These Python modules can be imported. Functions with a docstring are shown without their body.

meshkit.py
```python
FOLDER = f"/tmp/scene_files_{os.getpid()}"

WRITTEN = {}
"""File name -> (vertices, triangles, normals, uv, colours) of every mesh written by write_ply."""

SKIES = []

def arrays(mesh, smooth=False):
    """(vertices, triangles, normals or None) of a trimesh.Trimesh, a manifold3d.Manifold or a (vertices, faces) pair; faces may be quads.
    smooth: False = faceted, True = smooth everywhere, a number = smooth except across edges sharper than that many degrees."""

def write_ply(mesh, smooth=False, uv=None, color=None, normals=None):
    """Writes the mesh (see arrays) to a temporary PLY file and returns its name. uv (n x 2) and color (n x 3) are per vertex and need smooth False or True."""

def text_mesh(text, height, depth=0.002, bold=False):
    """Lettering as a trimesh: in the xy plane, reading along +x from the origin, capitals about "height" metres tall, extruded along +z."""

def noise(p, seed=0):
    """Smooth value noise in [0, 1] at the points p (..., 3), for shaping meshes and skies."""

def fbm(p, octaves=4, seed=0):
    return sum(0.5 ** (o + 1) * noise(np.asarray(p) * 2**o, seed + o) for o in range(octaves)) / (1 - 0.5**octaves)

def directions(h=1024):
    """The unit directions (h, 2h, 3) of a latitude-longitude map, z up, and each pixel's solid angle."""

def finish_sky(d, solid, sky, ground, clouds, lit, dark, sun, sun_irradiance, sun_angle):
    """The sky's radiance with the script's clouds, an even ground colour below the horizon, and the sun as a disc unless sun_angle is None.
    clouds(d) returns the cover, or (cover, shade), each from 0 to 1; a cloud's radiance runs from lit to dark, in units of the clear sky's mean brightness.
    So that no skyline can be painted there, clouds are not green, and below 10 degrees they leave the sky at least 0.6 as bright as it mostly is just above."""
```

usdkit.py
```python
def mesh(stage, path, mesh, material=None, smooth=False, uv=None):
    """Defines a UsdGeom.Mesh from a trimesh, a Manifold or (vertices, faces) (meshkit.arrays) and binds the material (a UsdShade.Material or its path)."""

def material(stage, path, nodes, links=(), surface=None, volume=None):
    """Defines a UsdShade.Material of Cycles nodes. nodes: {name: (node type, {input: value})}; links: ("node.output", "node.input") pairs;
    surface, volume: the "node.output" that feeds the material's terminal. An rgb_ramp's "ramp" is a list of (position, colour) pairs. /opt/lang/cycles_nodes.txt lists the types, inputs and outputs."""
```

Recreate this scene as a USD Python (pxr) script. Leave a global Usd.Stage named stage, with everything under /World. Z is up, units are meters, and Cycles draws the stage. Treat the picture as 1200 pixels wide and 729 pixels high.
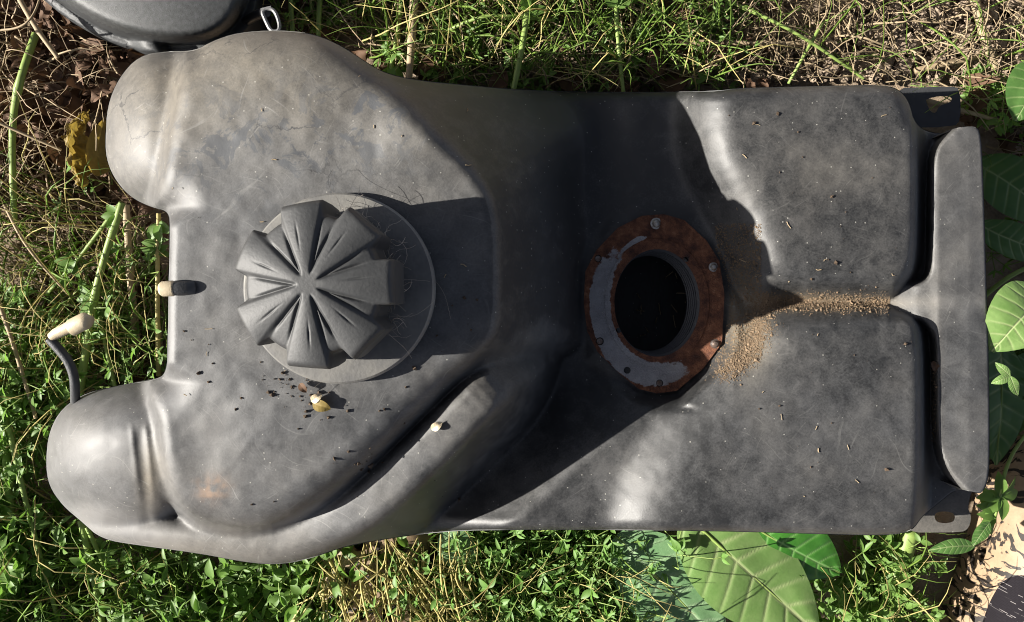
import math, random
import numpy as np, trimesh, usdkit, meshkit
from scipy.spatial import Delaunay
from scipy.interpolate import PchipInterpolator
from shapely.geometry import Polygon, LineString, Point
from shapely import contains_xy
from pxr import Usd, UsdGeom, UsdLux, UsdShade, Gf, Sdf, Vt

stage = Usd.Stage.CreateInMemory()
UsdGeom.SetStageUpAxis(stage, 'Z'); UsdGeom.SetStageMetersPerUnit(stage, 1.0)
UsdGeom.Xform.Define(stage, '/World')
LOOKS = '/World/Looks'
UsdGeom.Scope.Define(stage, LOOKS)
rng = np.random.default_rng(7)
random.seed(7)

# ------------------------------------------------------------------ camera, sky, sun, exposure
K = 0.0007            # metres per design unit
ZC, FP = 1150.0, 950.0   # camera height above the soil and focal length, design units / pixels of the photograph
SUN = np.array([-2.12, -0.18, 1.0]); SUN /= np.linalg.norm(SUN)      # direction towards the sun
EXPOSURE = 1.52
SUN_I, SKY_S = 1.25, 0.05

cam = UsdGeom.Camera.Define(stage, '/World/camera')
cam.CreateHorizontalApertureAttr(36.0); cam.CreateVerticalApertureAttr(36.0 * 622 / 1024)
cam.CreateFocalLengthAttr(36.0 * FP / 1200)
cam.CreateClippingRangeAttr(Gf.Vec2f(0.01, 200))
cam.AddTranslateOp().Set(Gf.Vec3d(0, 0, ZC * K))
cam.CreateExposureAttr(EXPOSURE)

sky = UsdLux.DomeLight.Define(stage, '/World/sky')
skym = usdkit.material(stage, LOOKS + '/sky_air', {
    'h': ('hsv', {'saturation': .6}), 's': ('sky_texture', {'sky_type': 'single_scattering', 'sun_disc': False, 'aerosol_density': 1.5, 'air_density': .4, 'sun_elevation': math.asin(SUN[2]),
                          'sun_rotation': math.atan2(SUN[0], SUN[1])}),
    'b': ('background_shader', {'strength': SKY_S})}, [('s.color', 'h.color'), ('h.color', 'b.color')], surface='b.background')
UsdShade.MaterialBindingAPI.Apply(sky.GetPrim()).Bind(skym)
sun = UsdLux.DistantLight.Define(stage, '/World/sun')
sun.CreateNormalizeAttr(True); sun.CreateIntensityAttr(SUN_I); sun.CreateAngleAttr(0.5)
sun.CreateColorAttr(Gf.Vec3f(1.0, 0.95, 0.87))
zx = np.cross([0, 0, 1.0], SUN); zx /= np.linalg.norm(zx); zy = np.cross(SUN, zx)
M4 = Gf.Matrix4d(*[float(q) for row in ((*zx, 0), (*zy, 0), (*SUN, 0), (0, 0, 3, 1)) for q in row])
sun.AddTransformOp().Set(M4)

# ------------------------------------------------------------------ helpers
used = {}
def numbered(path):
    n = used.get(path, 0); used[path] = n + 1
    return path if n == 0 else f'{path}_{n:03d}'

def U(u, v, z):
    """the point at height z (design units above the soil) that lies over pixel u, v of a plan drawn at the photograph's scale"""
    u, v, z = np.broadcast_arrays(np.asarray(u, float), np.asarray(v, float), np.asarray(z, float))
    s = K * (ZC - z) / FP
    return np.stack([(u - 600) * s, -(v - 364.5) * s, K * z], -1)

def tag(p, label=None, category=None, group=None, kind=None):
    p = p.GetPrim() if hasattr(p, 'GetPrim') else p
    for k, x in (('label', label), ('category', category), ('group', group), ('kind', kind)):
        if x: p.SetCustomDataByKey(k, x)
    return p

def obj(name, mesh, mat, parent=None, smooth=False, prim=None):
    base = str(parent.GetPath()) if parent is not None else '/World'
    path = numbered(base + '/' + name)
    m = usdkit.mesh(stage, path, mesh, LOOKS + '/' + mat, smooth=smooth)
    m.CreateDoubleSidedAttr(True)
    if prim:
        for k, a in prim.items():
            UsdGeom.PrimvarsAPI(m).CreatePrimvar(k, Sdf.ValueTypeNames.FloatArray, 'vertex').Set(Vt.FloatArray.FromNumpy(np.asarray(a, np.float32)))
    return m.GetPrim()

def thing(name, label, category, loc=(0, 0, 0), group=None, kind=None):
    x = UsdGeom.Xform.Define(stage, numbered('/World/' + name))
    x.AddTranslateOp().Set(Gf.Vec3d(*map(float, loc)))
    return tag(x.GetPrim(), label, category, group, kind)

def shifted(mesh, loc):
    return (np.asarray(mesh[0]) - np.asarray(loc), mesh[1])

def smooth_poly(pts, n=3, closed=True):
    p = np.asarray(pts, float)
    for _ in range(n):
        q = np.roll(p, -1, 0) if closed else p[1:]
        a = p if closed else p[:-1]
        r = np.empty((2 * len(a), p.shape[1])); r[0::2] = .75 * a + .25 * q; r[1::2] = .25 * a + .75 * q
        if not closed: r = np.vstack([p[:1], r, p[-1:]])
        p = r
    return p

def resample(p, step, closed=True):
    p = np.asarray(p, float)
    if closed: p = np.vstack([p, p[:1]])
    d = np.r_[0, np.cumsum(np.linalg.norm(np.diff(p, axis=0), axis=1))]
    n = max(3, int(round(d[-1] / step)))
    t = np.linspace(0, d[-1], n, endpoint=False) if closed else np.linspace(0, d[-1], n)
    return np.stack([np.interp(t, d, p[:, k]) for k in range(p.shape[1])], 1)

def seg_dist(P, line, closed=True):
    a = np.asarray(line, float); b = np.roll(a, -1, 0) if closed else a[1:]
    if not closed: a = a[:-1]
    best = np.full(len(P), 1e9)
    for p, q in zip(a, b):
        d = q - p; L = d @ d + 1e-12
        t = np.clip(((P - p) @ d) / L, 0, 1)
        best = np.minimum(best, np.linalg.norm(P - p - t[:, None] * d, axis=1))
    return best

def sdist(P, poly):
    d = seg_dist(P, poly)
    return np.where(contains_xy(Polygon(poly), P[:, 0], P[:, 1]), d, -d)

def smax(a, b, k):
    return k * np.logaddexp(a / k, b / k)
def sstep(x, a, b):
    t = np.clip((x - a) / (b - a), 0, 1); return t * t * (3 - 2 * t)
def gauss(P, c, s):
    s = np.broadcast_to(s, 2); return np.exp(-(((P[:, 0] - c[0]) / s[0]) ** 2 + ((P[:, 1] - c[1]) / s[1]) ** 2))

def relief(outline, zfun, rim, floor_z, step=2.2, hole=None, skirt=(0, -.25, -.6, -1)):
    """A moulded shell: a plan outline, a height for each plan point, walls going down from the rim and a closed bottom."""
    B = resample(outline, step)
    pts = [B]; poly = Polygon(B)
    for d in (1.2, 2.6, 4.2):
        q = poly.buffer(-d)
        for g in getattr(q, 'geoms', [q]):
            pts.append(resample(np.array(g.exterior.coords)[:-1], step * 1.15))
    hp = None
    if hole is not None:
        Hh = resample(hole, step); pts.append(Hh); hp = Polygon(Hh)
        pts.append(resample(np.array(hp.buffer(3).exterior.coords)[:-1], step))
    x0, y0, x1, y1 = poly.bounds
    gx, gy = np.meshgrid(np.arange(x0, x1, step), np.arange(y0, y1, step))
    g = np.stack([gx.ravel(), gy.ravel()], 1)
    inner = poly.buffer(-5.6)
    ok = contains_xy(inner, g[:, 0], g[:, 1])
    if hp is not None: ok &= ~contains_xy(hp.buffer(4.5), g[:, 0], g[:, 1])
    pts.append(g[ok])
    P = np.vstack(pts)
    tri = Delaunay(P + rng.normal(0, 1e-4, P.shape)).simplices
    c = P[tri].mean(1)
    keep = contains_xy(poly, c[:, 0], c[:, 1])
    if hp is not None: keep &= ~contains_xy(hp, c[:, 0], c[:, 1])
    tri = tri[keep]
    a = P[tri]
    area = (a[:, 1, 0] - a[:, 0, 0]) * (a[:, 2, 1] - a[:, 0, 1]) - (a[:, 2, 0] - a[:, 0, 0]) * (a[:, 1, 1] - a[:, 0, 1])
    tri[area > 0] = tri[area > 0][:, ::-1]      # v runs down: clockwise in plan is up
    d = seg_dist(P, B)
    R = rim(P)
    t = np.clip(1 - d / R, 0, 1)
    z = zfun(P) - R * (1 - np.sqrt(np.clip(1 - t * t, 0, 1)))
    V = U(P[:, 0], P[:, 1], z)
    n = len(B)
    top = V[:n]; cen = top.mean(0)
    fz = floor_z * K
    rings, faces = [], [tri]
    prev = np.arange(n); count = len(V)
    for k, s in enumerate(skirt[1:]):
        r = top.copy(); r[:, 2] = top[:, 2] + (fz - top[:, 2]) * (-s)
        sh = 1 - 0.05 * (-s)
        r[:, :2] = cen[:2] + (top[:, :2] - cen[:2]) * sh
        cur = count + np.arange(n); count += n
        rings.append(r)
        a, b, c2, d2 = prev, np.roll(prev, -1), np.roll(cur, -1), cur
        faces += [np.stack([a, c2, b], 1), np.stack([a, d2, c2], 1)]
        prev = cur
    bottom = rings[-1]
    bt = Delaunay(bottom[:, :2]).simplices
    bc = bottom[bt][:, :, :2].mean(1)
    bt = bt[contains_xy(Polygon(bottom[:, :2]).buffer(1e-5), bc[:, 0], bc[:, 1])]
    faces.append(bt + count - n)
    V = np.vstack([V, *rings])
    Pp = np.vstack([P] + [B] * len(rings))
    return V, np.vstack(faces), Pp

def tube(path, radius, sides=6, cap=True):
    """path (n,3) metres, radius scalar or (n,)"""
    p = np.asarray(path, float); n = len(p)
    r = np.broadcast_to(np.asarray(radius, float), n)
    t = np.gradient(p, axis=0); t /= np.linalg.norm(t, axis=1)[:, None] + 1e-12
    ref = np.array([0, 0, 1.0]) if abs(t[:, 2]).mean() < .8 else np.array([1.0, 0, 0])
    a = np.cross(t, ref); a /= np.linalg.norm(a, axis=1)[:, None] + 1e-12
    b = np.cross(a, t)
    th = np.arange(sides) / sides * 2 * np.pi
    V = (p[:, None] + r[:, None, None] * (np.cos(th)[None, :, None] * a[:, None] + np.sin(th)[None, :, None] * b[:, None])).reshape(-1, 3)
    F = []
    i = np.arange(sides); j = (i + 1) % sides
    for k in range(n - 1):
        q = k * sides
        F += [np.stack([q + i, q + sides + i, q + sides + j], 1), np.stack([q + i, q + sides + j, q + j], 1)]
    if cap:
        m = len(V); V = np.vstack([V, p[:1], p[-1:]])
        F += [np.stack([np.full(sides, m), i, j], 1), np.stack([np.full(sides, m + 1), (n - 1) * sides + j, (n - 1) * sides + i], 1)]
    return V, np.vstack(F)

def curve(pts, n=12):
    p = smooth_poly(pts, 3, closed=False)
    d = np.r_[0, np.cumsum(np.linalg.norm(np.diff(p, axis=0), axis=1))]
    t = np.linspace(0, d[-1], n)
    return np.stack([np.interp(t, d, p[:, k]) for k in range(p.shape[1])], 1)

class Heap:
    """collects many small pieces into one mesh"""
    def __init__(self): self.v, self.f, self.n = [], [], 0
    def add(self, m):
        v, f = np.asarray(m[0], float), np.asarray(m[1], int)
        self.v.append(v); self.f.append(f + self.n); self.n += len(v)
    def many(self, T, F, M, O):
        """template T (k,3), faces F, matrices M (n,3,3), offsets O (n,3)"""
        V = np.einsum('kj,nij->nki', T, M) + O[:, None]
        n, k = len(O), len(T)
        self.v.append(V.reshape(-1, 3)); self.f.append((F[None] + (np.arange(n) * k)[:, None, None]).reshape(-1, 3) + self.n); self.n += n * k
    def mesh(self): return np.vstack(self.v), np.vstack(self.f)

def rot(yaw, pitch, roll):
    """local +x is the leaf's length, +z its face"""
    cy, sy, cp, sp, cr, sr = np.cos(yaw), np.sin(yaw), np.cos(pitch), np.sin(pitch), np.cos(roll), np.sin(roll)
    o, z = np.ones_like(cy), np.zeros_like(cy)
    Rz = np.stack([np.stack([cy, -sy, z], -1), np.stack([sy, cy, z], -1), np.stack([z, z, o], -1)], -2)
    Ry = np.stack([np.stack([cp, z, -sp], -1), np.stack([z, o, z], -1), np.stack([sp, z, cp], -1)], -2)
    Rx = np.stack([np.stack([o, z, z], -1), np.stack([z, cr, -sr], -1), np.stack([z, sr, cr], -1)], -2)
    return Rz @ Ry @ Rx

def leaf_template(width=.34, fold=.10, droop=.12, n=6, tip=.8):
    t = np.linspace(0, 1, n)
    w = width * np.sin(np.pi * t ** tip) ** .8; w[0] = .02; w[-1] = 0.01
    zc = -droop * (t - .35) ** 2
    V = np.vstack([np.stack([t, w, zc + fold * w / width], 1), np.stack([t, 0 * t, zc], 1), np.stack([t, -w, zc + fold * w / width], 1)])
    F = []
    for r in range(2):
        for k in range(n - 1):
            a = r * n + k; F += [(a, a + n, a + n + 1), (a, a + n + 1, a + 1)]
    return V, np.array(F)

# ------------------------------------------------------------------ materials
def mat(name, nodes, links, surface='p.BSDF'):
    return usdkit.material(stage, LOOKS + '/' + name, nodes, links, surface=surface)

def plain(name, color, rough=.6, var=.25, scale=60, bump=.15, metallic=0, spec=.5, dist=.001, color2=None):
    c = np.asarray(color, float); c2 = c * (1 - var) if color2 is None else np.asarray(color2, float)
    mat(name, {'g': ('geometry', {}), 'n': ('noise_texture', {'scale': scale, 'detail': 6, 'roughness': .65}),
               'r': ('rgb_ramp', {'ramp': [(.32, c2), (.68, c * (1 + var * .4) if color2 is None else c)]}),
               'n2': ('noise_texture', {'scale': scale * 9, 'detail': 3}),
               'b': ('bump', {'strength': bump, 'distance': dist}),
               'p': ('principled_bsdf', {'roughness': rough, 'metallic': metallic, 'specular_ior_level': spec})},
        [('g.position', 'n.vector'), ('g.position', 'n2.vector'), ('n.fac', 'r.fac'), ('r.color', 'p.base_color'), ('n2.fac', 'b.height'), ('b.normal', 'p.normal')])

def leafy(name, cols, rough=.5, trans=.35, scale=90, spec=.4, vein=0):
    """leaf surface: its tone differs from piece to piece; some light comes through"""
    stops = [(i / max(1, len(cols) - 1), c) for i, c in enumerate(cols)]
    mat(name, {'g': ('geometry', {}), 'r': ('rgb_ramp', {'ramp': stops}),
               'n': ('noise_texture', {'scale': scale, 'detail': 5, 'roughness': .6}),
               'm': ('math', {'math_type': 'multiply_add', 'value2': .8, 'value3': .6}),
               'x': ('vector_math', {'math_type': 'scale'}),
               'h': ('hsv', {'saturation': 1.1, 'value': 1.5}),
               'p': ('principled_bsdf', {'roughness': rough, 'specular_ior_level': spec}), 't': ('translucent_bsdf', {}), 'k': ('mix_closure', {'fac': trans}),
               'b': ('bump', {'strength': .25, 'distance': .001})},
        [('g.random_per_island', 'r.fac'), ('g.position', 'n.vector'), ('n.fac', 'm.value1'), ('r.color', 'x.vector1'), ('m.value', 'x.scale'),
         ('x.vector', 'p.base_color'), ('x.vector', 'h.color'), ('h.color', 't.color'), ('n.fac', 'b.height'), ('b.normal', 'p.normal'),
         ('p.BSDF', 'k.closure1'), ('t.BSDF', 'k.closure2')], surface='k.closure')

# weathered black moulded plastic with dust, scratches, specks and cracks
def plastic(name, base, dustc, tanc, rough=.42):
    N = {'g': ('geometry', {}),
         'dust_shade': ('attribute', {'attribute': 'dust_shade'}), 'tan': ('attribute', {'attribute': 'tan'}), 'crk': ('attribute', {'attribute': 'crack'}),
         'stn': ('attribute', {'attribute': 'stain'}), 'bare': ('attribute', {'attribute': 'clean'}),
         'n1': ('noise_texture', {'scale': 66, 'detail': 10, 'roughness': .74, 'distortion': .4}),
         'n2': ('noise_texture', {'scale': 640, 'detail': 5, 'roughness': .78}),
         'n3': ('noise_texture', {'scale': 1500, 'detail': 2}),
         'a1': ('math', {'math_type': 'multiply_add', 'value2': .95, 'value3': -.475}),
         'a2': ('math', {'math_type': 'multiply_add', 'value2': .75, 'value3': -.375}),
         's1': ('math', {'math_type': 'add'}), 's2': ('math', {'math_type': 'add', 'use_clamp': True}),
         'dc': ('mix_color', {'a': dustc, 'b': tanc}),
         'mix': ('mix_color', {'a': base}),
         # scratches: stretched noise, rotated two ways
         'w': ('noise_texture', {'scale': 9, 'detail': 2}), 'wv': ('vector_math', {'math_type': 'scale', 'scale': .10}), 'wa': ('vector_math', {'math_type': 'add'}),
         'mp1': ('mapping', {'mapping_type': 'texture', 'rotation': (0, 0, .95), 'scale': (.03, .0013, .02)}), 'sc1': ('noise_texture', {'scale': 1, 'detail': 1}),
         'mp2': ('mapping', {'mapping_type': 'texture', 'rotation': (0, 0, -.55), 'scale': (.025, .0011, .02)}), 'sc2': ('noise_texture', {'scale': 1, 'detail': 1}),
         'r1': ('map_range', {'from_min': .672, 'from_max': .84, 'clamp': True}), 'r2': ('map_range', {'from_min': .672, 'from_max': .84, 'clamp': True}),
         'sm': ('math', {'math_type': 'maximum'}), 'dmk': ('math', {'math_type': 'multiply', 'value2': .75, 'use_clamp': True}), 'sx': ('math', {'math_type': 'multiply', 'use_clamp': True}),
         'ms': ('mix_color', {'b': (.24, .235, .22)}),
         'fb': ('noise_texture', {'type': 'ridged_multifractal', 'use_normalize': True, 'scale': 42, 'detail': 9, 'roughness': .62, 'distortion': 1.2}), 'fbr': ('map_range', {'from_min': .73, 'from_max': .98, 'clamp': True}),
         'fbx': ('math', {'math_type': 'multiply', 'use_clamp': True}), 'fm': ('mix_color', {'b': (.22, .215, .20)}),
         # pale specks
         'v': ('voronoi_texture', {'feature': 'f1', 'scale': 260}), 'vr': ('map_range', {'from_min': .16, 'from_max': .08, 'clamp': True}),
         'vsel': ('separate_color', {}), 'vth': ('math', {'math_type': 'greater_than', 'value2': .88}), 'vm': ('math', {'math_type': 'multiply'}), 'vx': ('math', {'math_type': 'multiply', 'value2': .75}),
         'mv': ('mix_color', {'b': (.36, .35, .31)}),
         # cracks in the dirt film
         'nd': ('noise_texture', {'scale': 34, 'detail': 5, 'roughness': .7}), 'nds': ('vector_math', {'math_type': 'scale', 'scale': .028}), 'nda': ('vector_math', {'math_type': 'add'}),
         'vc': ('voronoi_texture', {'feature': 'distance_to_edge', 'scale': 26}), 'cr': ('map_range', {'from_min': .020, 'from_max': .004, 'clamp': True}),
         'nb': ('noise_texture', {'scale': 17, 'detail': 3}), 'nbr': ('map_range', {'from_min': .47, 'from_max': .60, 'clamp': True}),
         'cm': ('math', {'math_type': 'multiply'}), 'cm2': ('math', {'math_type': 'multiply', 'use_clamp': True}),
         'mc': ('mix_color', {'b': (.018, .018, .019)}),
         'nst': ('math', {'math_type': 'multiply', 'use_clamp': True}), 'mst': ('mix_color', {'b': (.30, .17, .085)}),
         'ncl': ('noise_texture', {'scale': 46, 'detail': 8, 'roughness': .7, 'distortion': .8}), 'clr': ('map_range', {'from_min': .53, 'from_max': .56, 'clamp': True}), 'clm': ('math', {'math_type': 'multiply', 'use_clamp': True}),
         'mcl': ('mix_color', {'b': (.042, .045, .050)}),
         'rr': ('map_range', {'from_min': 0, 'from_max': .8, 'to_min': rough, 'to_max': .66, 'clamp': True}),
         'bh': ('math', {'math_type': 'multiply_add', 'value2': .35}), 'b': ('bump', {'strength': .22, 'distance': .0006}),
         'p': ('principled_bsdf', {'specular_ior_level': .62})}
    L = [('g.position', 'n1.vector'), ('g.position', 'n2.vector'), ('g.position', 'n3.vector'), ('n1.fac', 'a1.value1'), ('n2.fac', 'a2.value1'),
         ('a1.value', 's1.value1'), ('a2.value', 's1.value2'), ('s1.value', 's2.value1'), ('dust_shade.fac', 's2.value2'),
         ('tan.fac', 'dc.fac'), ('s2.value', 'mix.fac'), ('dc.result', 'mix.b'),
         ('g.position', 'w.vector'), ('w.color', 'wv.vector1'), ('wv.vector', 'wa.vector1'), ('g.position', 'wa.vector2'), ('wa.vector', 'mp1.vector'), ('wa.vector', 'mp2.vector'),
         ('mp1.vector', 'sc1.vector'), ('mp2.vector', 'sc2.vector'), ('sc1.fac', 'r1.value'), ('sc2.fac', 'r2.value'), ('r1.result', 'sm.value1'), ('r2.result', 'sm.value2'),
         ('sm.value', 'sx.value1'), ('dust_shade.fac', 'dmk.value1'), ('dmk.value', 'sx.value2'), ('dmk.value', 'fbx.value2'), ('g.position', 'fb.vector'), ('fb.fac', 'fbr.value'), ('fbr.result', 'fbx.value1'), ('fbx.value', 'fm.fac'), ('mix.result', 'fm.a'),
         ('sx.value', 'ms.fac'), ('fm.result', 'ms.a'),
         ('g.position', 'v.vector'), ('v.distance', 'vr.value'), ('v.color', 'vsel.color'), ('vsel.r', 'vth.value1'), ('vth.value', 'vm.value1'), ('vr.result', 'vm.value2'), ('vm.value', 'vx.value1'),
         ('vx.value', 'mv.fac'), ('ms.result', 'mv.a'),
         ('g.position', 'nd.vector'), ('nd.color', 'nds.vector1'), ('nds.vector', 'nda.vector1'), ('g.position', 'nda.vector2'), ('nda.vector', 'vc.vector'), ('vc.distance', 'cr.value'),
         ('g.position', 'nb.vector'), ('nb.fac', 'nbr.value'), ('nbr.result', 'cm.value1'), ('cr.result', 'cm.value2'), ('cm.value', 'cm2.value1'), ('crk.fac', 'cm2.value2'),
         ('g.position', 'ncl.vector'), ('ncl.fac', 'clr.value'), ('clr.result', 'clm.value1'), ('bare.fac', 'clm.value2'), ('clm.value', 'mcl.fac'), ('mv.result', 'mcl.a'),
         ('cm2.value', 'mc.fac'), ('mcl.result', 'mc.a'),
         ('stn.fac', 'nst.value1'), ('n1.fac', 'nst.value2'), ('nst.value', 'mst.fac'), ('mc.result', 'mst.a'), ('mst.result', 'p.base_color'),
         ('s2.value', 'rr.value'), ('rr.result', 'p.roughness'), ('n3.fac', 'bh.value1'), ('n2.fac', 'bh.value3'), ('bh.value', 'b.height'), ('b.normal', 'p.normal')]
    mat(name, N, L)

plastic('weathered_plastic', (.0115, .0118, .0122), (.126, .127, .130), (.215, .182, .130), .50)
plain('cap_plastic', (.036, .037, .038), .6, .3, 48, .35, dist=.0005, color2=(.017, .018, .019))
plain('collar_plastic', (.165, .158, .142), .6, .3, 40, .2, color2=(.095, .093, .09))
plain('black_plastic', (.035, .036, .038), .3, .3, 60, .2)
plain('grained_plastic', (.062, .065, .066), .5, .3, 260, .6, dist=.0004, color2=(.028, .03, .031))
plain('rim_plastic', (.032, .034, .036), .6, .35, 60, .2)
plain('hose_rubber', (.04, .042, .045), .5, .3, 80, .3)
plain('stained_nylon', (.50, .43, .30), .5, .3, 120, .2, color2=(.38, .30, .19))
plain('steel', (.5, .5, .48), .35, .3, 300, .4, metallic=1, color2=(.3, .25, .2))
plain('dull_bolt', (.22, .20, .19), .45, .3, 300, .4, metallic=.7, color2=(.12, .07, .045))
leafy('sand', [(.18, .13, .085), (.31, .235, .16), (.40, .315, .225), (.50, .41, .31), (.32, .19, .115)], .95, 0, spec=.1)
plain('pale_clip', (.16, .16, .16), .4, .3, 100, .2)
plain('silver_thread', (.33, .29, .24), .8, .2)
# rusty steel with a bare zinc band
mat('rusty_steel', {'g': ('geometry', {}), 'bare': ('attribute', {'attribute': 'bare'}),
    'n': ('noise_texture', {'scale': 95, 'detail': 9, 'roughness': .72}), 'n2': ('noise_texture', {'scale': 600, 'detail': 5, 'roughness': .7}), 'n4': ('noise_texture', {'scale': 60, 'detail': 8, 'roughness': .65}),
    'r': ('rgb_ramp', {'ramp': [(.3, (.025, .010, .007)), (.44, (.085, .030, .015)), (.58, (.17, .065, .030)), (.72, (.28, .14, .075))]}),
    'zr': ('rgb_ramp', {'ramp': [(.3, (.19, .185, .19)), (.7, (.34, .335, .34))]}),
    'q': ('math', {'math_type': 'add'}), 'm': ('map_range', {'from_min': .90, 'from_max': .98, 'clamp': True}),
    'c': ('mix_color', {}), 'mm': ('map_range', {'to_min': 0, 'to_max': .15}), 'rg': ('map_range', {'to_min': .85, 'to_max': .45}),
    'b': ('bump', {'strength': .9, 'distance': .0016}), 'p': ('principled_bsdf', {})},
    [('g.position', 'n.vector'), ('g.position', 'n2.vector'), ('g.position', 'n4.vector'), ('n.fac', 'r.fac'), ('n4.fac', 'zr.fac'), ('bare.fac', 'q.value1'), ('n.fac', 'q.value2'), ('q.value', 'm.value'), ('m.result', 'c.fac'),
     ('r.color', 'c.a'), ('zr.color', 'c.b'), ('c.result', 'p.base_color'), ('m.result', 'mm.value'), ('mm.result', 'p.metallic'), ('m.result', 'rg.value'), ('rg.result', 'p.roughness'), ('n2.fac', 'b.height'), ('b.normal', 'p.normal')])
# soil
mat('soil', {'g': ('geometry', {}), 'n': ('noise_texture', {'scale': 22, 'detail': 10, 'roughness': .7}), 'n2': ('noise_texture', {'scale': 160, 'detail': 8, 'roughness': .75}),
    'r': ('rgb_ramp', {'ramp': [(.3, (.15, .105, .07)), (.5, (.34, .26, .185)), (.7, (.48, .385, .295))]}), 'b': ('bump', {'strength': 1, 'distance': .006}), 'p': ('principled_bsdf', {'roughness': .95, 'specular_ior_level': .15})},
    [('g.position', 'n.vector'), ('g.position', 'n2.vector'), ('n.fac', 'r.fac'), ('r.color', 'p.base_color'), ('n2.fac', 'b.height'), ('b.normal', 'p.normal')])
leafy('clover_leaf', [(.13, .23, .05), (.20, .32, .075), (.27, .39, .11), (.33, .43, .18), (.19, .28, .08), (.38, .37, .12)], .5, .42)
leafy('clover_leaf_light', [(.14, .26, .06), (.20, .33, .08), (.26, .38, .12), (.30, .40, .17)], .5, .42)
leafy('grass_blade', [(.16, .25, .045), (.26, .35, .08), (.36, .41, .12), (.46, .44, .18)], .5, .35)
leafy('green_stem', [(.20, .28, .07), (.28, .35, .10), (.34, .40, .14)], .5, .1)
leafy('dry_straw', [(.34, .26, .16), (.47, .38, .25), (.58, .50, .37), (.26, .17, .10), (.40, .35, .18)], .7, .12)
leafy('yellow_straw', [(.42, .36, .14), (.56, .46, .24), (.36, .37, .12), (.66, .56, .36)], .6, .2)
leafy('dead_leaf', [(.10, .055, .03), (.17, .095, .05), (.24, .145, .08), (.30, .20, .12)], .8, .15)
leafy('yellow_leaf', [(.24, .175, .05), (.24, .175, .05)], .6, .3, scale=200)
leafy('pebble', [(.26, .20, .145), (.34, .27, .20), (.42, .345, .265), (.18, .13, .09)], .9, 0)
leafy('dark_crumb', [(.06, .04, .025), (.14, .09, .05), (.30, .20, .11), (.04, .03, .02)], .9, 0)

# broad leaf: pale veins along the blade, read from vertex data
def broad(name, cols, rough, trans):
    mat(name, {'g': ('geometry', {}), 've': ('attribute', {'attribute': 'vein'}), 'n': ('noise_texture', {'scale': 55, 'detail': 6, 'roughness': .65}), 'n2': ('noise_texture', {'scale': 350, 'detail': 4}),
        'r': ('rgb_ramp', {'ramp': [(.3, cols[0]), (.7, cols[1])]}), 'm': ('mix_color', {'b': cols[2]}), 'h': ('hsv', {'saturation': 1.15, 'value': 1.6}),
        'ad': ('math', {'math_type': 'multiply_add', 'value2': .4}), 'b': ('bump', {'strength': .4, 'distance': .0012}), 'p': ('principled_bsdf', {'roughness': rough, 'specular_ior_level': .5}), 't': ('translucent_bsdf', {}), 'k': ('mix_closure', {'fac': trans})},
        [('g.position', 'n.vector'), ('g.position', 'n2.vector'), ('n.fac', 'r.fac'), ('r.color', 'm.a'), ('ve.fac', 'm.fac'), ('m.result', 'p.base_color'), ('m.result', 'h.color'), ('h.color', 't.color'),
         ('n2.fac', 'ad.value1'), ('ve.fac', 'ad.value3'), ('ad.value', 'b.height'), ('b.normal', 'p.normal'), ('p.BSDF', 'k.closure1'), ('t.BSDF', 'k.closure2')], surface='k.closure')
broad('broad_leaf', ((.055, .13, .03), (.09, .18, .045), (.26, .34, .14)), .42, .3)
broad('broad_leaf_pale', ((.13, .24, .06), (.20, .31, .10), (.40, .46, .22)), .5, .3)
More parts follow.
